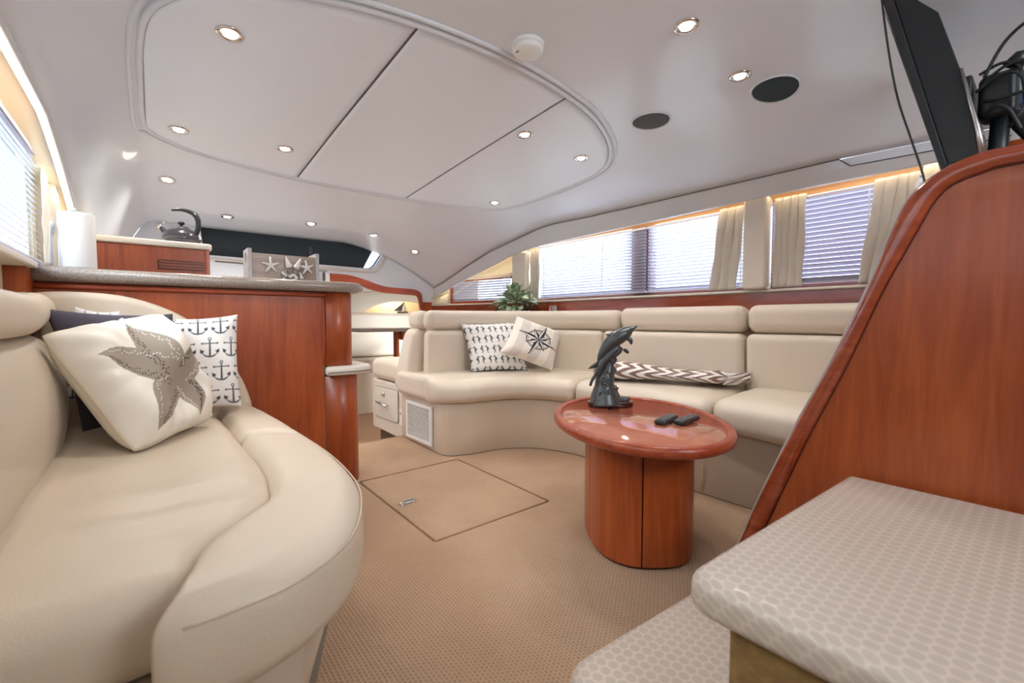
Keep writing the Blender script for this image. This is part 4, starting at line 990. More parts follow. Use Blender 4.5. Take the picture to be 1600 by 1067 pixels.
# ------------------------------------------------------------------ cushions with printed covers
def bil(c, u, v):
    c00, c10, c11, c01 = [np.array(k, float) for k in c]
    a = (u + 1) / 2; b = (v + 1) / 2
    return c00 * (1 - a) * (1 - b) + c10 * a * (1 - b) + c11 * a * b + c01 * (1 - a) * b
def pillow(label, corners, T, colfn, n=160, group='scatter cushions', seed=0, piping=None, back=None, wr=0.006, backcol=None, name='throw_pillow', slump=0.0, rnd=0.0):
    """corners BL, BR, TR, TL as seen from the room"""
    us = np.linspace(-1, 1, n + 1); U, Vv = np.meshgrid(us, us, indexing='ij')
    k = 0.07
    U2 = U * (1 - k * (1 - Vv ** 2) * U ** 2); V2 = Vv * (1 - k * (1 - U ** 2) * Vv ** 2)
    U2 = U2 * np.sqrt(1 - rnd * Vv ** 4); V2 = V2 * np.sqrt(1 - rnd * U ** 4)
    c = [np.array(q, float) for q in corners]
    a = (U2 + 1) / 2; b = (V2 + 1) / 2
    P = (c[0][None, None] * ((1 - a) * (1 - b))[..., None] + c[1][None, None] * (a * (1 - b))[..., None] + c[2][None, None] * (a * b)[..., None] + c[3][None, None] * ((1 - a) * b)[..., None])
    nrm = np.cross(c[1] - c[0] + c[2] - c[3], c[3] - c[0] + c[2] - c[1]); nrm /= np.linalg.norm(nrm)   # towards viewer for ccw corners
    t = T / 2 * np.clip((1 - U ** 4), 0, 1) ** 0.55 * np.clip((1 - Vv ** 4), 0, 1) ** 0.55
    ed = 1 - np.clip((1 - U ** 2) * (1 - Vv ** 2), 0, 1)
    rng = np.random.RandomState(seed); W_ = np.zeros_like(U)
    for i in range(9):
        fx, fy, ph = rng.uniform(-5, 5), rng.uniform(-5, 5), rng.uniform(0, 6); W_ += np.sin(fx * U + fy * Vv + ph)
    ang = np.arctan2(Vv, U); W_ += 1.6 * np.sin(ang * 17 + seed) * ed ** 2
    W_ *= wr / 4 * np.clip((1 - U ** 8) * (1 - Vv ** 8), 0, 1)
    Fp = P + nrm * (t + W_)[..., None]; Bp = P - nrm * (t)[..., None]
    Fp[:, :, 2] -= slump * (1 - Vv ** 2) * 0
    m = n + 1; ids = np.arange(m * m).reshape(m, m); V = Fp.reshape(-1, 3).tolist(); off = m * m
    bid = -np.ones((m, m), int); bid[0, :] = ids[0, :]; bid[-1, :] = ids[-1, :]; bid[:, 0] = ids[:, 0]; bid[:, -1] = ids[:, -1]
    # back at lower resolution not needed; reuse grid
    cnt = off; BV = []
    for i in range(1, m - 1):
        bid[i, 1:m - 1] = np.arange(cnt, cnt + m - 2); cnt += m - 2
    BV = Bp[1:m - 1, 1:m - 1].reshape(-1, 3).tolist()
    q = lambda I: np.stack([I[:-1, :-1], I[1:, :-1], I[1:, 1:], I[:-1, 1:]], -1).reshape(-1, 4)
    F = q(ids).tolist() + q(bid)[:, ::-1].tolist()
    cols = colfn(U, Vv).reshape(-1, 3); bc = np.array(backcol if backcol is not None else cols[0])
    cols = np.concatenate([cols, np.tile(bc, (len(BV), 1))])
    o = mk(name, V + BV, F, PRINTM, cols=cols); tag(o, label, 'cushion', group)
    if piping is not None:
        bd = [P[i, 0] for i in range(0, m, 4)] + [P[-1, i] for i in range(4, m, 4)] + [P[i, -1] for i in range(m - 5, -1, -4)] + [P[0, i] for i in range(m - 5, 3, -4)]
        mk('piping', *tube(bd, 0.0045, 8, closed=True), piping, o)
    return o
def strokes(X, Y, S_, s=1.0):
    d = np.full(X.shape, 9.0)
    for pts, rad in S_:
        for (x0, y0), (x1, y1), r0, r1 in zip(pts, pts[1:], rad, rad[1:]):
            dx, dy = x1 - x0, y1 - y0; t = np.clip(((X - x0) * dx + (Y - y0) * dy) / (dx * dx + dy * dy + 1e-9), 0, 1)
            d = np.minimum(d, np.hypot(X - x0 - t * dx, Y - y0 - t * dy) - (r0 + (r1 - r0) * t))
    return d
def mixc(base, ink, mask): return base * (1 - mask[..., None]) + np.array(ink) * mask[..., None]
WH = np.array(srgb(238, 232, 222)); WH2 = np.array(srgb(242, 240, 238)); INK = srgb(74, 82, 90); NAVY = np.array(srgb(84, 80, 92))
def anchor(X, Y):
    arc = [(0.62 * math.sin(a), -0.02 - 0.62 * math.cos(a)) for a in np.linspace(-1.15, 1.15, 12)]
    S_ = [([(0, .62), (0, -.6)], [.055, .075]), ([(-.5, .40), (.5, .40)], [.04, .04]), (arc, [.035] * 3 + [.06] * 6 + [.035] * 3)]
    d = strokes(X, Y, S_); d = np.minimum(d, np.abs(np.hypot(X, Y - .74) - .10) - .035)
    for s in (-1, 1):
        d = np.minimum(d, np.hypot(X - s * .54, Y - .40) - .075)
        d = np.minimum(d, strokes(X, Y, [([(s * .56, -.24), (s * .66, -.06)], [.13, .02]), ([(s * .52, -.22), (s * .40, -.18)], [.09, .02])]))
    return d
def col_anchor(U, V):
    c = np.ones(U.shape + (3,)) * WH2
    px, py = 0.54, 0.50; row = np.floor(V / py); X = ((U + (row % 2) * px / 2) / px % 1 - .5) * 1.62; Y = ((V / py) % 1 - .5) * 1.85
    return mixc(c, INK, np.clip(.5 - anchor(X, Y) / .06, 0, 1))
def seahorse(X, Y):
    S_ = []
    for s in (-1, 1):
        S_.append(([(s * .30, .62), (s * .40, .52), (s * .50, .22), (s * .42, -.08), (s * .34, -.32), (s * .40, -.60), (s * .56, -.66), (s * .58, -.50)], [.13, .11, .19, .15, .09, .06, .05, .03]))
        S_.append(([(s * .30, .62), (s * .06, .50)], [.09, .035])); S_.append(([(s * .34, .70), (s * .42, .88)], [.06, .02]))
        S_.append(([(s * .60, .22), (s * .82, .10)], [.10, .02]))
    return strokes(X, Y, S_)
def col_seahorse(U, V):
    c = np.ones(U.shape + (3,)) * WH2
    px, py = 0.44, 0.42; row = np.floor(V / py); X = ((U + (row % 2) * px / 2) / px % 1 - .5) * 1.95; Y = ((V / py) % 1 - .5) * 2.0
    return mixc(c, srgb(98, 106, 112), np.clip(.5 - (seahorse(X, Y) + .01) / .08, 0, 1))
def col_compass(U, V):
    st = 0.5 + 0.5 * np.tanh(14 * np.sin(U * 2 * PI * 1.5 + 1.2)); c = WH * (1 - st[..., None]) + np.array(srgb(220, 212, 206)) * st[..., None]
    X, Y = U * 1.0, V * 1.0; R_ = np.hypot(X, Y); m = np.zeros(U.shape)
    ink = srgb(50, 54, 66)
    for r, w in ((.47, .022), (.40, .012)): m = np.maximum(m, np.clip(.5 - (np.abs(R_ - r) - w) / .012, 0, 1))
    white = np.zeros(U.shape)
    for k in list(range(1, 8, 2)) + list(range(0, 8, 2)):
        a = k * PI / 4 + 0.22; Rl = .86 if k % 2 == 0 else .56; w0 = .14 if k % 2 == 0 else .13
        r = X * math.sin(a) + Y * math.cos(a); s = X * math.cos(a) - Y * math.sin(a)
        base = w0 * np.clip(1 - r / Rl, 0, 1); wd = np.minimum(base, np.clip(r, 0, 9) * .42)
        ins = (np.abs(s) < wd) & (r > 0)
        m = np.where(ins, np.where(s > 0, 1.0, 0.0), m)
        edge = (np.abs(np.abs(s) - wd) < .011) & (r > 0) & (r < Rl); m = np.where(edge, 1.0, m)
    return mixc(c, ink, m)
def blades(tips, c0, w):
    S_ = []
    for (tx, ty, bend, ww) in tips:
        dx, dy = tx - c0[0], ty - c0[1]; ln = math.hypot(dx, dy); nx, ny = -dy / ln, dx / ln; pts = []; rad = []
        for i in range(13):
            t = i / 12; b = bend * math.sin(PI * t); pts.append((c0[0] + dx * t + nx * b, c0[1] + dy * t + ny * b)); rad.append(ww * (math.sin(PI * min(1, .22 + t * .80)) ** .8 + .03) * w)
        S_.append((pts, rad))
    return S_
STARTIPS = None
def col_star(U, V):
    c = np.ones(U.shape + (3,)) * np.array(srgb(244, 238, 226))
    ctr = (0.16, -0.30)
    tips = [(-0.06, 0.80, 0.08, 1.1), (-0.82, 0.36, -0.06, 1.2), (-0.62, -0.88, -0.10, 1.2), (0.40, -0.93, 0.10, 0.9), (0.84, 0.12, -0.03, 0.95)]
    d = strokes(U, V, blades(tips, ctr, 0.20))
    m = np.clip(.5 - d / .012, 0, 1)
    ink = np.ones(U.shape + (3,)) * np.array(srgb(166, 154, 142))
    dots = strokes(U, V, [(p, [0.012] * 2) for p in []]) if False else np.full(U.shape, 9.0)
    light = np.full(U.shape, 9.0); rg = random.Random(5)
    for (tx, ty, bend, ww) in tips:
        dx, dy = tx - ctr[0], ty - ctr[1]; ln = math.hypot(dx, dy); nx, ny = -dy / ln, dx / ln
        for i in range(26):
            t = 0.12 + 0.8 * i / 26; w_ = 0.20 * ww * (math.sin(PI * min(1, .22 + t * .8)) ** .8)
            b = bend * math.sin(PI * t)
            for sgn, arr in ((1, 'd'), (1, 'd'), (-1, 'l')):
                s = sgn * w_ * rg.uniform(.45, .85) + b
                q = (ctr[0] + dx * t + nx * s, ctr[1] + dy * t + ny * s); dd = np.hypot(U - q[0], V - q[1]) - .011
                if arr == 'd': dots = np.minimum(dots, dd)
                else: light = np.minimum(light, dd)
    ink = mixc(ink, srgb(92, 74, 66), np.clip(.5 - dots / .008, 0, 1)); ink = mixc(ink, srgb(232, 226, 216), np.clip(.5 - light / .008, 0, 1))
    return c * (1 - m[..., None]) + ink * m[..., None]
def col_navy(U, V):
    c = np.ones(U.shape + (3,)) * NAVY
    d = strokes(U, V, blades([(0.1, 0.92, 0, .8), (-0.28, 0.70, 0, .8), (0.36, 0.76, 0, .8), (-.1, .3, 0, .8), (.3, .3, 0, .8)], (0.08, 0.62), 0.12))
    return mixc(c, WH2, np.clip(.5 - d / .012, 0, 1))
pillow('cream cushion with a big taupe starfish appliqué, nearest on the left bench'.replace('é', 'e'), [(-0.055, 1.68, 0.500), (0.175, 2.01, 0.525), (0.035, 2.15, 0.938), (-0.280, 1.93, 0.862)], 0.19, col_star, n=300, seed=4, rnd=0.16, piping=simple('cream_piping', srgb(214, 202, 178), .8), group=None, wr=.030)
pillow('dark grey cushion with a white starfish, behind the cream starfish cushion', [(-0.20, 2.10, 0.515), (0.10, 2.14, 0.52), (0.060, 2.19, 0.925), (-0.285, 2.14, 0.940)], 0.10, col_navy, n=120, seed=6, group=None)
pillow('white cushion printed with rows of anchors at the bar end of the bench', [(-0.03, 2.20, 0.52), (0.285, 2.20, 0.53), (0.292, 2.29, 0.925), (0.0, 2.29, 0.91)], 0.10, col_anchor, n=220, seed=8, group=None)
pillow('white anchor print cushion almost hidden at the back corner of the bench', [(-0.26, 2.27, 0.60), (-0.06, 2.27, 0.58), (-0.10, 2.30, 0.935), (-0.225, 2.30, 0.950)], 0.05, col_anchor, n=100, seed=9, group=None)
pillow('white cushion printed with grey seahorses on the corner sofa', [(1.80, 2.69, 0.52), (2.18, 2.50, 0.52), (2.24, 2.72, 0.885), (1.80, 2.83, 0.868)], 0.11, col_seahorse, n=220, seed=11, group=None)
pillow('striped cushion with a navy compass rose, leaning on the seahorse cushion', [(1.845, 2.40, 0.678), (2.30, 2.36, 0.520), (2.50, 2.46, 0.800), (2.10, 2.53, 0.930)], 0.12, col_compass, n=220, seed=12, group=None)

# chevron throw ----------------------------------------------------------
def throw():
    a, b = np.array([2.30, 1.93]), np.array([2.52, 1.16]); dr_ = (b - a); Ln = np.linalg.norm(dr_); dr_ = dr_ / Ln; nr = np.array([-dr_[1], dr_[0]])
    nu, nv = 260, 130; V = []; C = []
    for i in range(nu + 1):
        u = i / nu
        e = min(1, (1 - abs(2 * u - 1) ** 10) + .25)
        wv = 0.13 + 0.02 * math.sin(5 * u + 1); hh = 0.052 * (0.85 + 0.25 * math.sin(7 * u)) * (1 - 0.35 * u)
        for j in range(nv + 1):
            t = 2 * PI * j / nv; cs, sn = math.cos(t), math.sin(t)
            off = wv * np.sign(cs) * abs(cs) ** 0.7 * e; z = hh * np.sign(sn) * abs(sn) ** 0.8 * e + 0.006 * noise3(u * 9, math.cos(t) * 2, math.sin(t) * 2)
            z = max(z, -hh * .9)
            p = a + dr_ * Ln * u + nr * off
            V.append((p[0], p[1], 0.574 + z + 0.002 * noise3(u * 20, t, 2)))
            w = (j / nv * 4.0) % 1; ch = abs(w - .5) * 2
            C.append(np.array(srgb(134, 110, 100)) if ((u * 9 + ch * 1.0) % 1) < .5 else WH2)
    F = [(i * (nv + 1) + j, (i + 1) * (nv + 1) + j, (i + 1) * (nv + 1) + j + 1, i * (nv + 1) + j + 1) for i in range(nu) for j in range(nv)]
    F += [tuple(range(nv)), tuple(nu * (nv + 1) + j for j in range(nv))]
    o = mk('folded_throw', V, F, PRINTM, cols=np.array(C)); tag(o, 'folded brown and white zigzag throw lying on the corner sofa seat', 'blanket')
    # gathered ruffle at one end
    V = []; C = []
    for i in range(50):
        u = i / 49
        for j in range(61):
            t = 2 * PI * j / 60; r_ = (0.040 - 0.010 * u) * (1 + .28 * math.sin(7 * t + 6 * u)); 
            p = b + dr_ * (-0.02 + 0.13 * u) + nr * (r_ * math.cos(t) * 1.2 + 0.03 * u)
            V.append((p[0], p[1], 0.562 + max(-.03, r_ * .8 * math.sin(t)) + 0.02 * u * u)); C.append(np.array(srgb(150, 128, 116)) if math.sin(t * 5 + u * 9) > .35 else WH2)
    F = [(i * 61 + j, (i + 1) * 61 + j, (i + 1) * 61 + j + 1, i * 61 + j + 1) for i in range(49) for j in range(60)] + [tuple(range(60)), tuple(49 * 61 + j for j in range(60))]
    mk('gathered_end', V, F, PRINTM, o, cols=np.array(C))
throw()

# ------------------------------------------------------------------ coffee table
TC = np.array([1.534, 1.077]); th_ = -0.656; TZ0 = 0.50
ct_, st_ = math.cos(th_), math.sin(th_)
def ell(a, b, n=72, p=2.0):
    out = []
    for i in range(n):
        t = 2 * PI * i / n; c, s = math.cos(t), math.sin(t); k = (abs(c) ** p + abs(s) ** p) ** (-1 / p); x, y = a * c * k, b * s * k
        out.append((TC[0] + x * ct_ - y * st_, TC[1] + x * st_ + y * ct_))
    return out
tb = thing('coffee_table', (TC[0], TC[1], 0), 'oval glossy cherry wood coffee table on a drum pedestal', 'table')
rim = []
prof = [(-0.028, -0.006), (-0.030, 0.0), (-0.024, 0.007), (-0.012, 0.010), (0.0, 0.004), (0.005, -0.010), (0.0, -0.024), (-0.012, -0.032), (-0.035, -0.034)]
V = []; F = []
for off, dz in prof: V += [(x, y, TZ0 + dz) for x, y in ell(0.332 + off, 0.473 + off)]
for i in range(len(prof) - 1):
    for k in range(72): F.append((i * 72 + k, i * 72 + (k + 1) % 72, (i + 1) * 72 + (k + 1) % 72, (i + 1) * 72 + k))
F.append(tuple(range(8 * 72, 9 * 72)))
F.append(tuple(range(0, 72)))
mk('rim', V, F, WOODH, tb)
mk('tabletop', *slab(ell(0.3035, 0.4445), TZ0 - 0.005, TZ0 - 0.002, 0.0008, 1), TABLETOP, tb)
# staves of the drum: panels with dark joints
def drum(t): 
    p = 2.6; c, s = math.cos(t), math.sin(t); k = (abs(c) ** p + abs(s) ** p) ** (-1 / p); x, y = 0.198 * c * k, 0.262 * s * k
    return np.array([TC[0] + x * ct_ - y * st_, TC[1] + x * st_ + y * ct_])
mk('pedestal_core', *slab([tuple(TC + (drum(t) - TC) * .96) for t in np.linspace(0, 2 * PI, 61)[:-1]], 0.0, 0.465, 0.001, 1), DARKW, tb, smooth=False)
joints = [-2.06, -1.53, -0.35, 0.45, 1.57, 2.70, 2 * PI - 2.06]
def inv(wx, wy):
    d = np.array([wx, wy]) - TC; return math.atan2((-d[0] * st_ + d[1] * ct_) / .262, (d[0] * ct_ + d[1] * st_) / .198)
j1 = inv(1.365, 1.165); j2 = inv(1.341, 0.911)
joints = sorted([j1 % (2 * PI), j2 % (2 * PI), 0.35, 1.3, 2.4, (j2 + 1.35) % (2 * PI)])
for i in range(len(joints)):
    a = joints[i] + 0.012; b = (joints[(i + 1) % len(joints)] + (2 * PI if i == len(joints) - 1 else 0)) - 0.012
    ts = np.linspace(a, b, max(6, int((b - a) / .07))); V = []; F = []
    for t in ts:
        o_ = drum(t); i_ = TC + (o_ - TC) * .965
        V += [(o_[0], o_[1], 0.012), (o_[0], o_[1], 0.464), (i_[0], i_[1], 0.464), (i_[0], i_[1], 0.012)]
    for q in range(len(ts) - 1):
        for k in range(4): F.append((q * 4 + k, (q + 1) * 4 + k, (q + 1) * 4 + (k + 1) % 4, q * 4 + (k + 1) % 4))
    F += [(0, 1, 2, 3), tuple(len(V) - 4 + k for k in range(4))]
    bev(mk('pedestal_panel', V, F, WOOD, tb), 0.002, 2, 50)

# dolphin statue ---------------------------------------------------------
DB = np.array([1.640, 1.295, TZ0 - 0.0015]); Rr_ = np.array([0.776, -0.630, 0.0]); Nn = np.array([-0.630, -0.776, 0.0]) * 1.0
ds_ = thing('dolphin_statue', tuple(DB), 'dark bronze statue of leaping dolphins over a wave on the coffee table', 'statue')
SC = 338.0
def D(cx, cy, dep=0.0):
    px = 880 + cx * .1687; py = 500 + cy * .1687
    return DB + Rr_ * ((px - 956) / SC) + np.array([0, 0, (638 - py) / SC]) + Nn * dep
def Dt(pts, rads, seg=14, flat=1.0, dep=0.0):
    P = [D(p[0], p[1], p[2] if len(p) > 2 else dep) for p in pts]
    P = catmull(P, 5); n0 = len(pts); R_ = [float(v) for v in np.interp(np.linspace(0, n0 - 1, len(P)), range(n0), rads)]
    return tube(P, [r * .1687 / SC * 1.22 for r in R_], seg)
PLO = [(x * 0.104, y * 0.052) for x, y in [(math.copysign(abs(math.cos(t)) ** .7, math.cos(t)), math.copysign(abs(math.sin(t)) ** .7, math.sin(t))) for t in np.linspace(0, 2 * PI, 41)[:-1]]]
mk('plinth', *slab(PLO, 0.0, 0.026, 0.003, 2, to=lambda a, b, c: tuple(DB + Rr_ * a + Nn * b + np.array([0, 0, c + .0005]))), PLINTH, ds_)
V, F = Dt([(340, 425), (358, 355), (393, 292), (438, 238), (485, 195), (535, 160), (582, 133), (620, 110), (648, 94), (690, 69)], [12, 26, 40, 52, 59, 58, 50, 34, 15, 5], 18)
mk('dolphin_body', V, F, BRONZE, ds_)
def fin(pts, th, dep, nm='fin', off=(0, 0, 0)):
    V, F = slab([tuple(p) for p in rpoly(pts, 6, 3)], -th, th, th * .7, 2, to=lambda a, b, c: tuple(D(a, b, dep + c)))
    return mk(nm, V, F, BRONZE, ds_)
fin([(430, 190), (420, 160), (392, 146), (400, 138), (440, 136), (470, 150)], 0.004, 0)
fin([(585, 165), (620, 165), (645, 195), (640, 235), (625, 240), (612, 215), (590, 200)], 0.004, 0.012)
fin([(560, 280), (590, 275), (615, 305), (612, 325), (595, 322), (565, 300)], 0.004, 0.004)
fin([(350, 385), (340, 440), (290, 462), (240, 466), (270, 435), (320, 400)], 0.0045, 0)
V, F = Dt([(258, 622), (275, 570), (300, 530), (325, 480), (345, 440)], [10, 11, 12, 16, 18], 10, dep=.01); mk('dolphin_tail', V, F, BRONZE, ds_)
V, F = Dt([(325, 580), (330, 520), (342, 460), (370, 400), (410, 355), (455, 310), (500, 270), (530, 262)], [8, 14, 22, 27, 28, 28, 24, 6], 12, dep=.022); mk('dolphin_body', V, F, BRONZE, ds_)
V, F = Dt([(370, 470), (390, 420), (430, 365), (480, 330), (530, 300), (560, 270)], [12, 26, 34, 34, 26, 8], 12, dep=-.012); mk('dolphin_body', V, F, BRONZE, ds_)
wave = [Dt([(400, 790), (395, 700), (395, 620), (405, 540), (425, 470), (440, 410), (470, 370)], [125, 100, 74, 68, 54, 36, 20], 16),
        Dt([(420, 800), (470, 740), (470, 680), (478, 635)], [90, 60, 42, 34], 14), Dt([(300, 785), (330, 740), (350, 700)], [30, 40, 34], 12),
        Dt([(470, 790), (520, 765), (570, 760), (605, 745), (610, 730)], [60, 42, 30, 24, 14], 12), Dt([(420, 500), (460, 490), (478, 475), (470, 462)], [40, 34, 26, 14], 12),
        Dt([(440, 400), (470, 395), (488, 378), (470, 362)], [30, 24, 18, 8], 10)]
mk('wave', *join(wave), BRONZE, ds_)
cu = []
for cx, cy, r in ((375, 548, 26), (380, 600, 26), (345, 680, 24), (402, 665, 24), (480, 632, 30), (400, 492, 24), (455, 378, 20)):
    P = []; Rd = []
    for i in range(20):
        a = i / 19 * 2.6 * PI; rr2 = r * (1 - i / 26); P.append(D(cx + rr2 * math.cos(a), cy + rr2 * math.sin(a), {548: .040, 600: .044, 680: .050, 665: .055, 632: .024, 492: .034, 378: .026}[cy])); Rd.append((10 - i * .25) * .1687 / SC)
    cu.append(tube(P, Rd, 7))
mk('wave_curls', *join(cu), BRONZE, ds_)

# remotes -------------------------------------------------------------
def remote(c, ang, L_, W_, label, tilt=0.0, z=TZ0 - .001):
    e = np.array([math.cos(ang), math.sin(ang)]); f = np.array([-e[1], e[0]])
    r_ = thing('remote_control', (c[0], c[1], z), label, 'remote', None)
    mk('body', *rbox((L_, W_, 0.020), 0.008, (6, 3, 1), 3, lambda x, y, zz: (c[0] + e[0] * x + f[0] * y, c[1] + e[1] * x + f[1] * y, z + 0.0105 + zz + tilt * (y / W_ + .5))), REMOTE, r_)
    for i in range(5):
        for j in range(3):
            x = -L_ * .36 + i * L_ * .17; y = (j - 1) * W_ * .26; tz = tilt * (y / W_ + .5)
            mk('button', *slab([tuple(c + e * (x + a) + f * (y + b)) for a, b in ((-.005, -.004), (.005, -.004), (.005, .004), (-.005, .004))], z + .0203 + tz, z + .0222 + tz, .0008, 1), BUTTON, r_)
remote(np.array([1.560, 0.955]), math.radians(12), 0.15, 0.046, 'black remote control lying nearer the statue on the coffee table')
remote(np.array([1.615, 0.900]), math.radians(6), 0.15, 0.045, 'dark remote control with grey buttons, the one farther from the statue on the coffee table')

# ------------------------------------------------------------------ plant & small glass behind the sofa
PX, PY, PZ = 2.80, 3.30, 0.98
sh = mk('trim_10', *slab(rpoly([(2.20, 3.30), (2.45, 3.15), (2.74, 2.90), (2.852, 2.72), (2.852, 3.45), (2.82, 3.75), (2.70, 4.15), (2.35, 4.15)], 0), 0.955, 0.978, 0.006), WOODH); tag(sh, kind='structure')
pl = thing('potted_plant', (PX, PY, PZ), 'bushy variegated green and white plant on the shelf behind the corner sofa', 'plant')
pl.location = (2.66, 3.22, 0.979); PX, PY, PZ = 2.66, 3.22, 0.979
mk('pot', *lathe([(0.06, 0), (0.075, 0.005), (0.09, 0.07), (0.085, 0.075), (0.07, 0.06)], (PX, PY, PZ), 24), POT, pl)
def leaf_mesh():
    V = []; C = []; F = []; n = 10; m = 6
    for i in range(n + 1):
        t = i / n; w = 0.30 * math.sin(PI * min(1, t ** .8)) ** .9 + 0.004
        for j in range(m + 1):
            s = -1 + 2 * j / m
            V.append((t, s * w, 0.10 * t - .30 * t * t + 0.10 * abs(s) * w * 2)); g_ = np.array(srgb(122, 158, 108)); wq = np.array(srgb(232, 238, 218))
            C.append(wq if (abs(s) < .25 and t < .85) or (int(i + j) % 3 == 0 and abs(s) < .8) else g_)
    for i in range(n):
        for j in range(m): F.append((i * (m + 1) + j, (i + 1) * (m + 1) + j, (i + 1) * (m + 1) + j + 1, i * (m + 1) + j + 1))
    me = bpy.data.meshes.new('leaf'); me.from_pydata(V, [], F); me.shade_smooth()
    at = me.color_attributes.new('print', 'FLOAT_COLOR', 'POINT'); c = np.ones((len(V), 4)); c[:, :3] = C; at.data.foreach_set('color', c.ravel()); me.materials.append(LEAFM)
    return me
LM = leaf_mesh(); rg = random.Random(12); stems = []
for i in range(150):
    ph = rg.uniform(0, 2 * PI); el = rg.uniform(0.0, 1.45) if i % 3 else rg.uniform(-.5, .3)
    rad = rg.uniform(0.06, 0.155)
    d = np.array([math.cos(ph) * math.cos(el), math.sin(ph) * math.cos(el) , math.sin(el)])
    base = np.array([PX, PY, PZ + .06]) + d * rad * np.array([1.0, 1.25, 1.0])
    if base[0] > 2.80: base[0] = 2.80 - (base[0] - 2.80) * .3
    if base[2] < PZ + .02: base[2] = PZ + .03
    s = rg.uniform(.085, .13)
    if d[0] > 0.2: s *= .7
    o = bpy.data.objects.new('leaf', LM); COL.objects.link(o); o.parent = pl; o.location = Vector(base) - pl.location
    yaw_ = math.atan2(d[1], d[0]) + rg.uniform(-.6, .6); pit = -el * .6 + rg.uniform(-.3, .4)
    o.rotation_euler = (rg.uniform(-.5, .5), pit, yaw_); o.scale = (s, s, s)
    if i % 3 == 0: stems.append(tube([(PX, PY, PZ + .05), tuple((np.array([PX, PY, PZ + .05]) + base) / 2 + np.array([0, 0, .012])), tuple(base)], .002, 5))
mk('stems', *join(stems), STEM, pl)
gl = thing('glass_box', (2.72, 2.82, 0.979), 'small clear glass holder standing on the shelf just right of the plant', 'glass')
GX, GY = 2.80, 2.86
mk('holder', *rbox((0.05, 0.075, 0.05), 0.010, (2, 2, 2), 3, lambda x, y, z: (GX + x, GY + y, 1.005 + z)), simple('clear_acrylic', (0.9, 0.92, 0.92), 0.08, spec=1.0), gl)
MATS['clear_acrylic'].node_tree.nodes['Principled BSDF'].inputs['Transmission Weight'].default_value = 0.9

# ------------------------------------------------------------------ stair panel and steps
sp = thing('stair_panel', (1.5, 0.3, 0), 'tall cherry wood side panel with a curved raised edge beside the steps', 'panel')
PO = [(0.632, 0.181), (0.596, 0.289), (0.494, 0.558), (0.404, 0.772), (0.328, 0.973), (0.290, 1.093), (0.262, 1.178), (0.230, 1.232), (0.181, 1.269), (0.128, 1.286), (0.06, 1.288)]
PI_ = [(0.583, 0.19), (0.557, 0.26), (0.460, 0.534), (0.368, 0.768), (0.296, 0.971), (0.249, 1.083), (0.221, 1.149), (0.203, 1.189), (0.172, 1.226), (0.116, 1.243), (0.059, 1.249)]
PO = [(0.70, 0.0)] + PO + [(-0.3, 1.288)]; PI_ = [(0.65, 0.0)] + PI_ + [(-0.3, 1.249)]
full = [tuple(p) for p in catmull([PO[0]] + PO[1:], 4)] + [(-0.3, 0.0)]
V, F = slab(full, 0, 0.03, 0.003, 2, to=lambda a, b, c: (1.506 + c, a, b)); o = mk('panel_board', V, F, WOOD, sp)
for q in o.data.polygons: q.use_smooth = False
A_, B_ = Path(PO, 6), Path(PI_, 6); V = []; F = []; nn = 120
for i in range(nn + 1):
    a, b2 = A_(i / nn), B_(i / nn); md = (a + b2) / 2
    V += [(1.5055, *a), (1.496, *a), (1.490, *(a * .85 + b2 * .15)), (1.488, *md), (1.490, *(a * .15 + b2 * .85)), (1.497, *b2), (1.5055, *b2)]
for i in range(nn):
    for k in range(7): F.append((i * 7 + k, (i + 1) * 7 + k, (i + 1) * 7 + (k + 1) % 7, i * 7 + (k + 1) % 7))
F += [tuple(range(7)), tuple(nn * 7 + k for k in range(7))]
mk('edge_moulding', V, F, WOODY, sp)
mk('moulding_groove', *tube([(1.5045, *B_(i / 80)) for i in range(81)], 0.003, 6), DARKW, sp)
off = [tuple(np.array(p) + np.array([0.014, 0.006])) for p in full[:-1]] + [(-0.3, 0.0)]
V, F = slab(off, 0, 0.05, 0.004, 2, to=lambda a, b, c: (1.538 + c, a, b)); mk('backing', V, F, simple('grey_backing', srgb(186, 184, 182), .35), sp, smooth=False)

s1 = thing('boarding_step', (1.1, 0.1, 0.0), 'upper cream step with honeycomb tread, nearest the camera', 'step', 'saloon steps')
P = rpoly([(0.684, -0.30), (1.487, -0.30), (1.487, 0.352), (0.684, 0.388)], [0, 0, 0, 0.055], 8)
mk('tread', *slab(P, 0.405, 0.475, 0.026, 6), HEXV, s1)
mk('riser', *slab(rpoly([(0.735, -0.30), (1.487, -0.30), (1.487, 0.305), (0.735, 0.335)], [0, 0, 0, .03]), 0.0, 0.404, 0.002, 1), GOLD, s1, smooth=False)
s2 = thing('boarding_step', (1.1, 0.45, 0.0), 'lower cream step with honeycomb tread, partly under the upper one', 'step', 'saloon steps')
P = rpoly([(0.565, 0.20), (0.733, 0.20), (0.733, 0.337), (1.486, 0.308), (1.486, 0.505), (0.572, 0.575)], [0, 0, 0, 0, 0, .08], 8)
mk('tread', *slab(P, 0.180, 0.240, 0.024, 6), HEXV, s2)
mk('riser', *slab(rpoly([(0.62, 0.22), (0.732, 0.22), (0.732, 0.338), (1.486, 0.310), (1.486, 0.46), (0.62, 0.52)], [0, 0, 0, 0, 0, .03]), 0.0, 0.179, 0.002, 1), GOLD, s2, smooth=False)

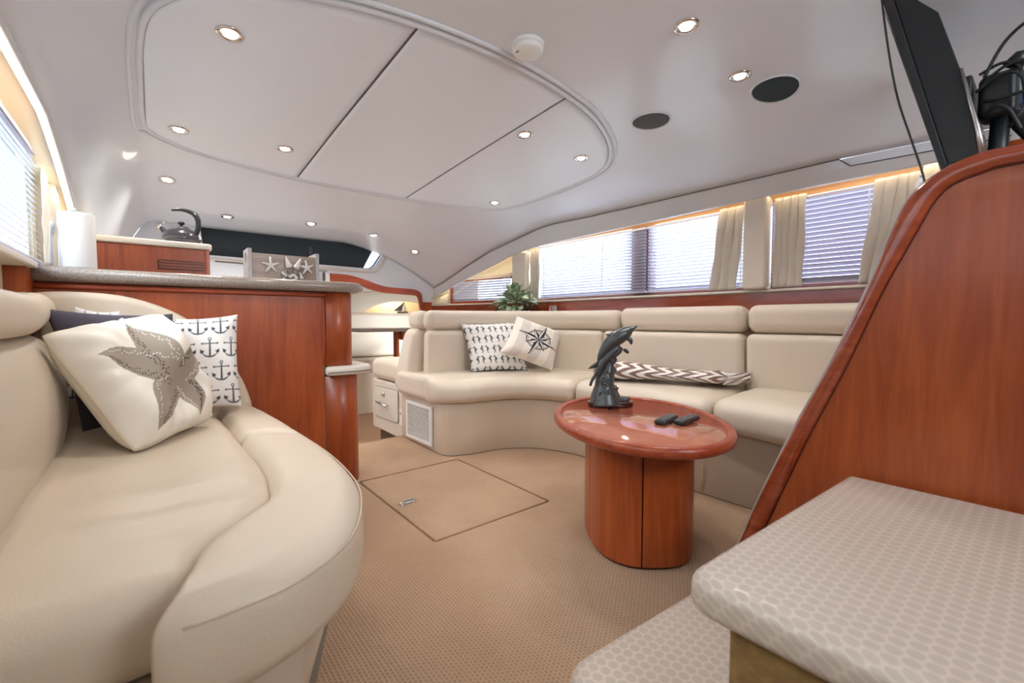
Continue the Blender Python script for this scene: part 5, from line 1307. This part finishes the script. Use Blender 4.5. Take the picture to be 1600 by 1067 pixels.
# ------------------------------------------------------------------ television, mount and cables
tv = thing('television', (1.9, 0.25, 1.3), 'black television tilted on its arm above the wooden stair panel', 'television')
TVP = [(0.374, 1.880), (0.348, 1.874), (0.211, 1.338), (0.224, 1.322)]      # thin front bezel, side profile (y,z)
mk('bezel', *slab(TVP, 0, 0.62, 0.004, 3, to=lambda a, b, c: (1.75 + c, a, b)), BEZEL, tv, smooth=False)
TVB = [(0.346, 1.865), (0.300, 1.845), (0.245, 1.775), (0.196, 1.600), (0.160, 1.420), (0.150, 1.345), (0.212, 1.340)]
bev(mk('back_shell', *slab(TVB, 0, 0.60, 0.002, 1, to=lambda a, b, c: (1.76 + c, a, b)), BLACK, tv), 0.006)
mk('screen', *slab([(0.3755, 1.872), (0.3750, 1.874), (0.2245, 1.330), (0.2250, 1.328)], 0, 0.58, 0.0002, 1, to=lambda a, b, c: (1.77 + c, a + .001, b)), simple('screen_glass', (0.01, 0.012, 0.014), 0.08), tv, smooth=False)
mk('back_trim', *tube([(1.757, 0.193, 1.595), (1.757, 0.155, 1.42), (1.757, 0.143, 1.345)], [0.004, 0.006, 0.008], 8), STEEL, tv)
tm = thing('television_mount', (1.85, 0.08, 1.27), 'black post and clamp holding the television, wrapped in loose cables', 'mount')
mk('post', *tube([(1.84, 0.125, 1.25), (1.84, 0.118, 1.50)], 0.020, 16), BLACK, tm)
mk('brace', *tube([(1.84, 0.105, 1.47), (1.86, 0.02, 1.33)], 0.018, 14), BLACK, tm)
mk('clamp_head', *rbox((0.09, 0.075, 0.12), 0.02, (2, 2, 2), 3, lambda x, y, z: (1.84 + x, 0.125 + y, 1.515 + z)), BLACK, tm)
mk('clamp_plate', *rbox((0.16, 0.02, 0.16), 0.006, (2, 1, 2), 2, lambda x, y, z: (1.86 + x, 0.182 + y - .1 * z * 0 - .0, 1.50 + z)), BLACK, tm)
mk('clamp_lever', *tube([(1.80, 0.10, 1.575), (1.80, 0.085, 1.598), (1.80, 0.07, 1.60)], [0.022, 0.016, 0.008], 10), BLACK, tm)
cb = thing('cable_bundle', (1.80, 0.08, 1.45), 'tangle of loose black cables looping off the television bracket', 'cable')
loops = [[(1.79, .155, 1.545), (1.78, .11, 1.575), (1.77, .05, 1.56), (1.77, .03, 1.50), (1.78, .045, 1.40), (1.79, .06, 1.34)],
         [(1.79, .165, 1.53), (1.775, .12, 1.555), (1.77, .085, 1.54), (1.77, .07, 1.48), (1.775, .085, 1.43), (1.79, .10, 1.415)],
         [(1.78, .15, 1.56), (1.76, .11, 1.635), (1.74, .05, 1.665), (1.74, -.05, 1.675)],
         [(1.79, .15, 1.50), (1.77, .11, 1.49), (1.77, .04, 1.50), (1.77, -.05, 1.515)],
         [(1.79, .15, 1.46), (1.77, .125, 1.475), (1.77, .10, 1.455), (1.78, .078, 1.40)],
         [(1.79, .16, 1.575), (1.78, .12, 1.585), (1.78, .09, 1.57), (1.78, .078, 1.52), (1.785, .07, 1.43)]]
for lp in loops: mk('cable', *tube(catmull(lp, 8), 0.0042, 8), BLACK, cb)
ac = mk('hanging_cable', *tube(catmull([(1.75, 0.376, 1.905), (1.75, 0.352, 1.72), (1.75, 0.325, 1.563), (1.75, 0.290, 1.43), (1.75, 0.257, 1.302), (1.75, 0.250, 1.20)], 6), 0.0028, 6), BLACK); tag(ac, 'thin black cable hanging in front of the television edge', 'cable')
bb = mk('folded_pennant', *rbox((0.05, 0.14, 0.035), 0.008, (2, 10, 2), 2, lambda x, y, z: (2.10 + x, 0.04 + y, 1.58 + z + .01 * math.sin(y * 60))), simple('navy_cloth', srgb(70, 80, 110), .8)); tag(bb, 'folded navy and white cloth behind the television bracket', 'cloth')
aw = thing('wall_aft', (1.2, -1.2, 0), kind='structure')  # unseen wall added behind the camera, opening kept small to limit light from aft
mk('lower_panel', *box(-0.44, 3.0, -1.25, -1.21, 0, 1.40), WALLV, aw, smooth=False)
mk('side_panel', *box(-0.44, 0.60, -1.25, -1.21, 1.401, 1.97), WALLV, aw, smooth=False)
mk('side_panel', *box(1.60, 3.0, -1.25, -1.21, 1.401, 1.97), WALLV, aw, smooth=False)
# starboard aft joinery seen behind the mount
aj = thing('wall_back', (2.5, -0.1, 0), kind='structure')
mk('joinery', *box(1.95, 2.86, -0.30, 0.14, 0.0, 1.42), WOOD, aj, smooth=False)
mk('corner_post', *rbox((0.09, 0.10, 1.9), 0.02, (1, 1, 4), 3, lambda x, y, z: (2.68 + x, 0.09 + y, 0.93 + z)), GREYV, aj)

# ------------------------------------------------------------------ ceiling fittings
def cnorm(x, y):
    e = 0.01; dx = (ceilz(x + e, y) - ceilz(x - e, y)) / (2 * e); dy = (ceilz(x, y + e) - ceilz(x, y - e)) / (2 * e)
    return Vector((dx, dy, -1)).normalized()
def fix(o, n):
    o.rotation_mode = 'QUATERNION'; o.rotation_quaternion = Vector((0, 0, -1)).rotation_difference(n)
LIGHTS = [((0.244, 1.903), 'recessed ceiling downlight nearest the camera in the large left panel', 1), ((0.130, 2.844), 'recessed downlight in the front left corner of the large ceiling panel', 1),
          ((0.608, 2.789), 'recessed downlight near the first panel seam, forward of the large left panel', 1), ((0.095, 3.566), 'downlight outside the panels, above the paper towel roll', 0),
          ((0.463, 4.017), 'downlight just above the kettle and windscreen, first of the forward row', 0), ((1.045, 3.942), 'second downlight from the kettle in the forward row', 0),
          ((1.614, 4.026), 'third downlight from the kettle in the forward row', 0), ((2.093, 4.152), 'forward row downlight farthest from the kettle', 0),
          ((1.626, 1.891), 'downlight inside the right ceiling panel close to its seam', 1), ((2.128, 1.930), 'downlight by the curved moulding corner of the right ceiling panel', 1),
          ((2.190, 2.922), 'small downlight at the forward tip of the right ceiling panel', 1), ((1.528, 0.882), 'large oval downlight aft of the smoke detector', 2), ((2.013, 0.908), 'oval downlight beside the dark round speaker', 2)]
first = None
for (x, y), lab, kd in LIGHTS:
    z = ceilz(x, y) - (0.009 if kd == 1 else 0.0005)
    if first is None:
        r_ = thing('downlight', (0, 0, 0)); first = r_
        pr = [(0.044, 0.001), (0.045, -0.002), (0.042, -0.006), (0.034, -0.0065), (0.027, -0.003), (0.025, 0.0)]
        mk('trim_ring', *lathe(pr, (0, 0, 0), 32), CHROME, r_)
        mk('lens', *lathe([(0.024, -0.001), (0.022, -0.006), (0.012, -0.0085), (0.001, -0.009)], (0, 0, 0), 24), LENS, r_)
        spd = bpy.data.lights.new('bulb', 'SPOT'); spd.energy = 13; spd.spot_size = 2.3; spd.spot_blend = 0.9; spd.color = (1.0, 0.93, 0.86); spd.shadow_soft_size = 0.025
        so = bpy.data.objects.new('bulb', spd); COL.objects.link(so); so.parent = r_; so.location = (0, 0, -0.02)
    else:
        r_ = first.copy(); COL.objects.link(r_)
        for ch in first.children:
            c = ch.copy(); COL.objects.link(c); c.parent = r_
    r_.location = (x, y, z)
    tag(r_, lab, 'downlight', 'recessed ceiling downlights')
for (x, y), lab, kd in LIGHTS: pass
for o in [q for q in bpy.data.objects if q.name.startswith('downlight')]:
    fix(o, cnorm(o.location.x, o.location.y))
    if o.location.y < 1.0: o.scale = (1.0, 1.0, 1.0)
sd = thing('smoke_detector', (1.147, 1.317, 1.957), 'round white smoke detector on the ceiling aft of the curved moulding', 'smoke detector')
c0 = (1.147, 1.317, ceilz(1.147, 1.317))
mk('base_plate', *lathe([(0.058, 0.002), (0.062, -0.001), (0.062, -0.012), (0.059, -0.014)], c0, 40), WHITE, sd)
mk('cover', *lathe([(0.055, -0.013), (0.060, -0.018), (0.058, -0.030), (0.051, -0.038), (0.01, -0.040), (0.001, -0.040)], c0, 40), WHITE, sd)
mk('indicator', *box(c0[0] - .044, c0[0] - .040, c0[1] + .006, c0[1] + .018, c0[2] - .0405, c0[2] - .036), SEAM, sd, smooth=False)
for (x, y, r0, m_, lab) in ((2.080, 1.395, 0.094, SPEAK, 'grey round ceiling speaker nearer the curved moulding'), (2.223, 0.845, 0.092, SPEAKD, 'dark round ceiling speaker nearer the television')):
    s_ = thing('ceiling_speaker', (x, y, ceilz(x, y) - 0.001), lab, 'speaker', 'round ceiling speakers')
    zc = ceilz(x, y)
    mk('rim', *tube([(x + r0 * 1.05 * math.cos(a), y + r0 * 1.05 * math.sin(a), ceilz(x + r0 * math.cos(a), y + r0 * math.sin(a)) - 0.002) for a in np.linspace(0, 2 * PI, 49)[:-1]], 0.005, 8, closed=True), HEADL, s_)
    V = [(x, y, zc - .006)]; F = []
    for j, rr3 in enumerate((.5, .9, 1.0)):
        V += [(x + r0 * rr3 * math.cos(a), y + r0 * rr3 * math.sin(a), ceilz(x + r0 * rr3 * math.cos(a), y + r0 * rr3 * math.sin(a)) - (.006 if j < 2 else .001)) for a in np.linspace(0, 2 * PI, 41)[:-1]]
    F = [(0, 1 + i, 1 + (i + 1) % 40) for i in range(40)] + [(1 + j * 40 + i, 1 + j * 40 + (i + 1) % 40, 1 + (j + 1) * 40 + (i + 1) % 40, 1 + (j + 1) * 40 + i) for j in range(2) for i in range(40)]
    mk('grille', V, F, m_, s_)
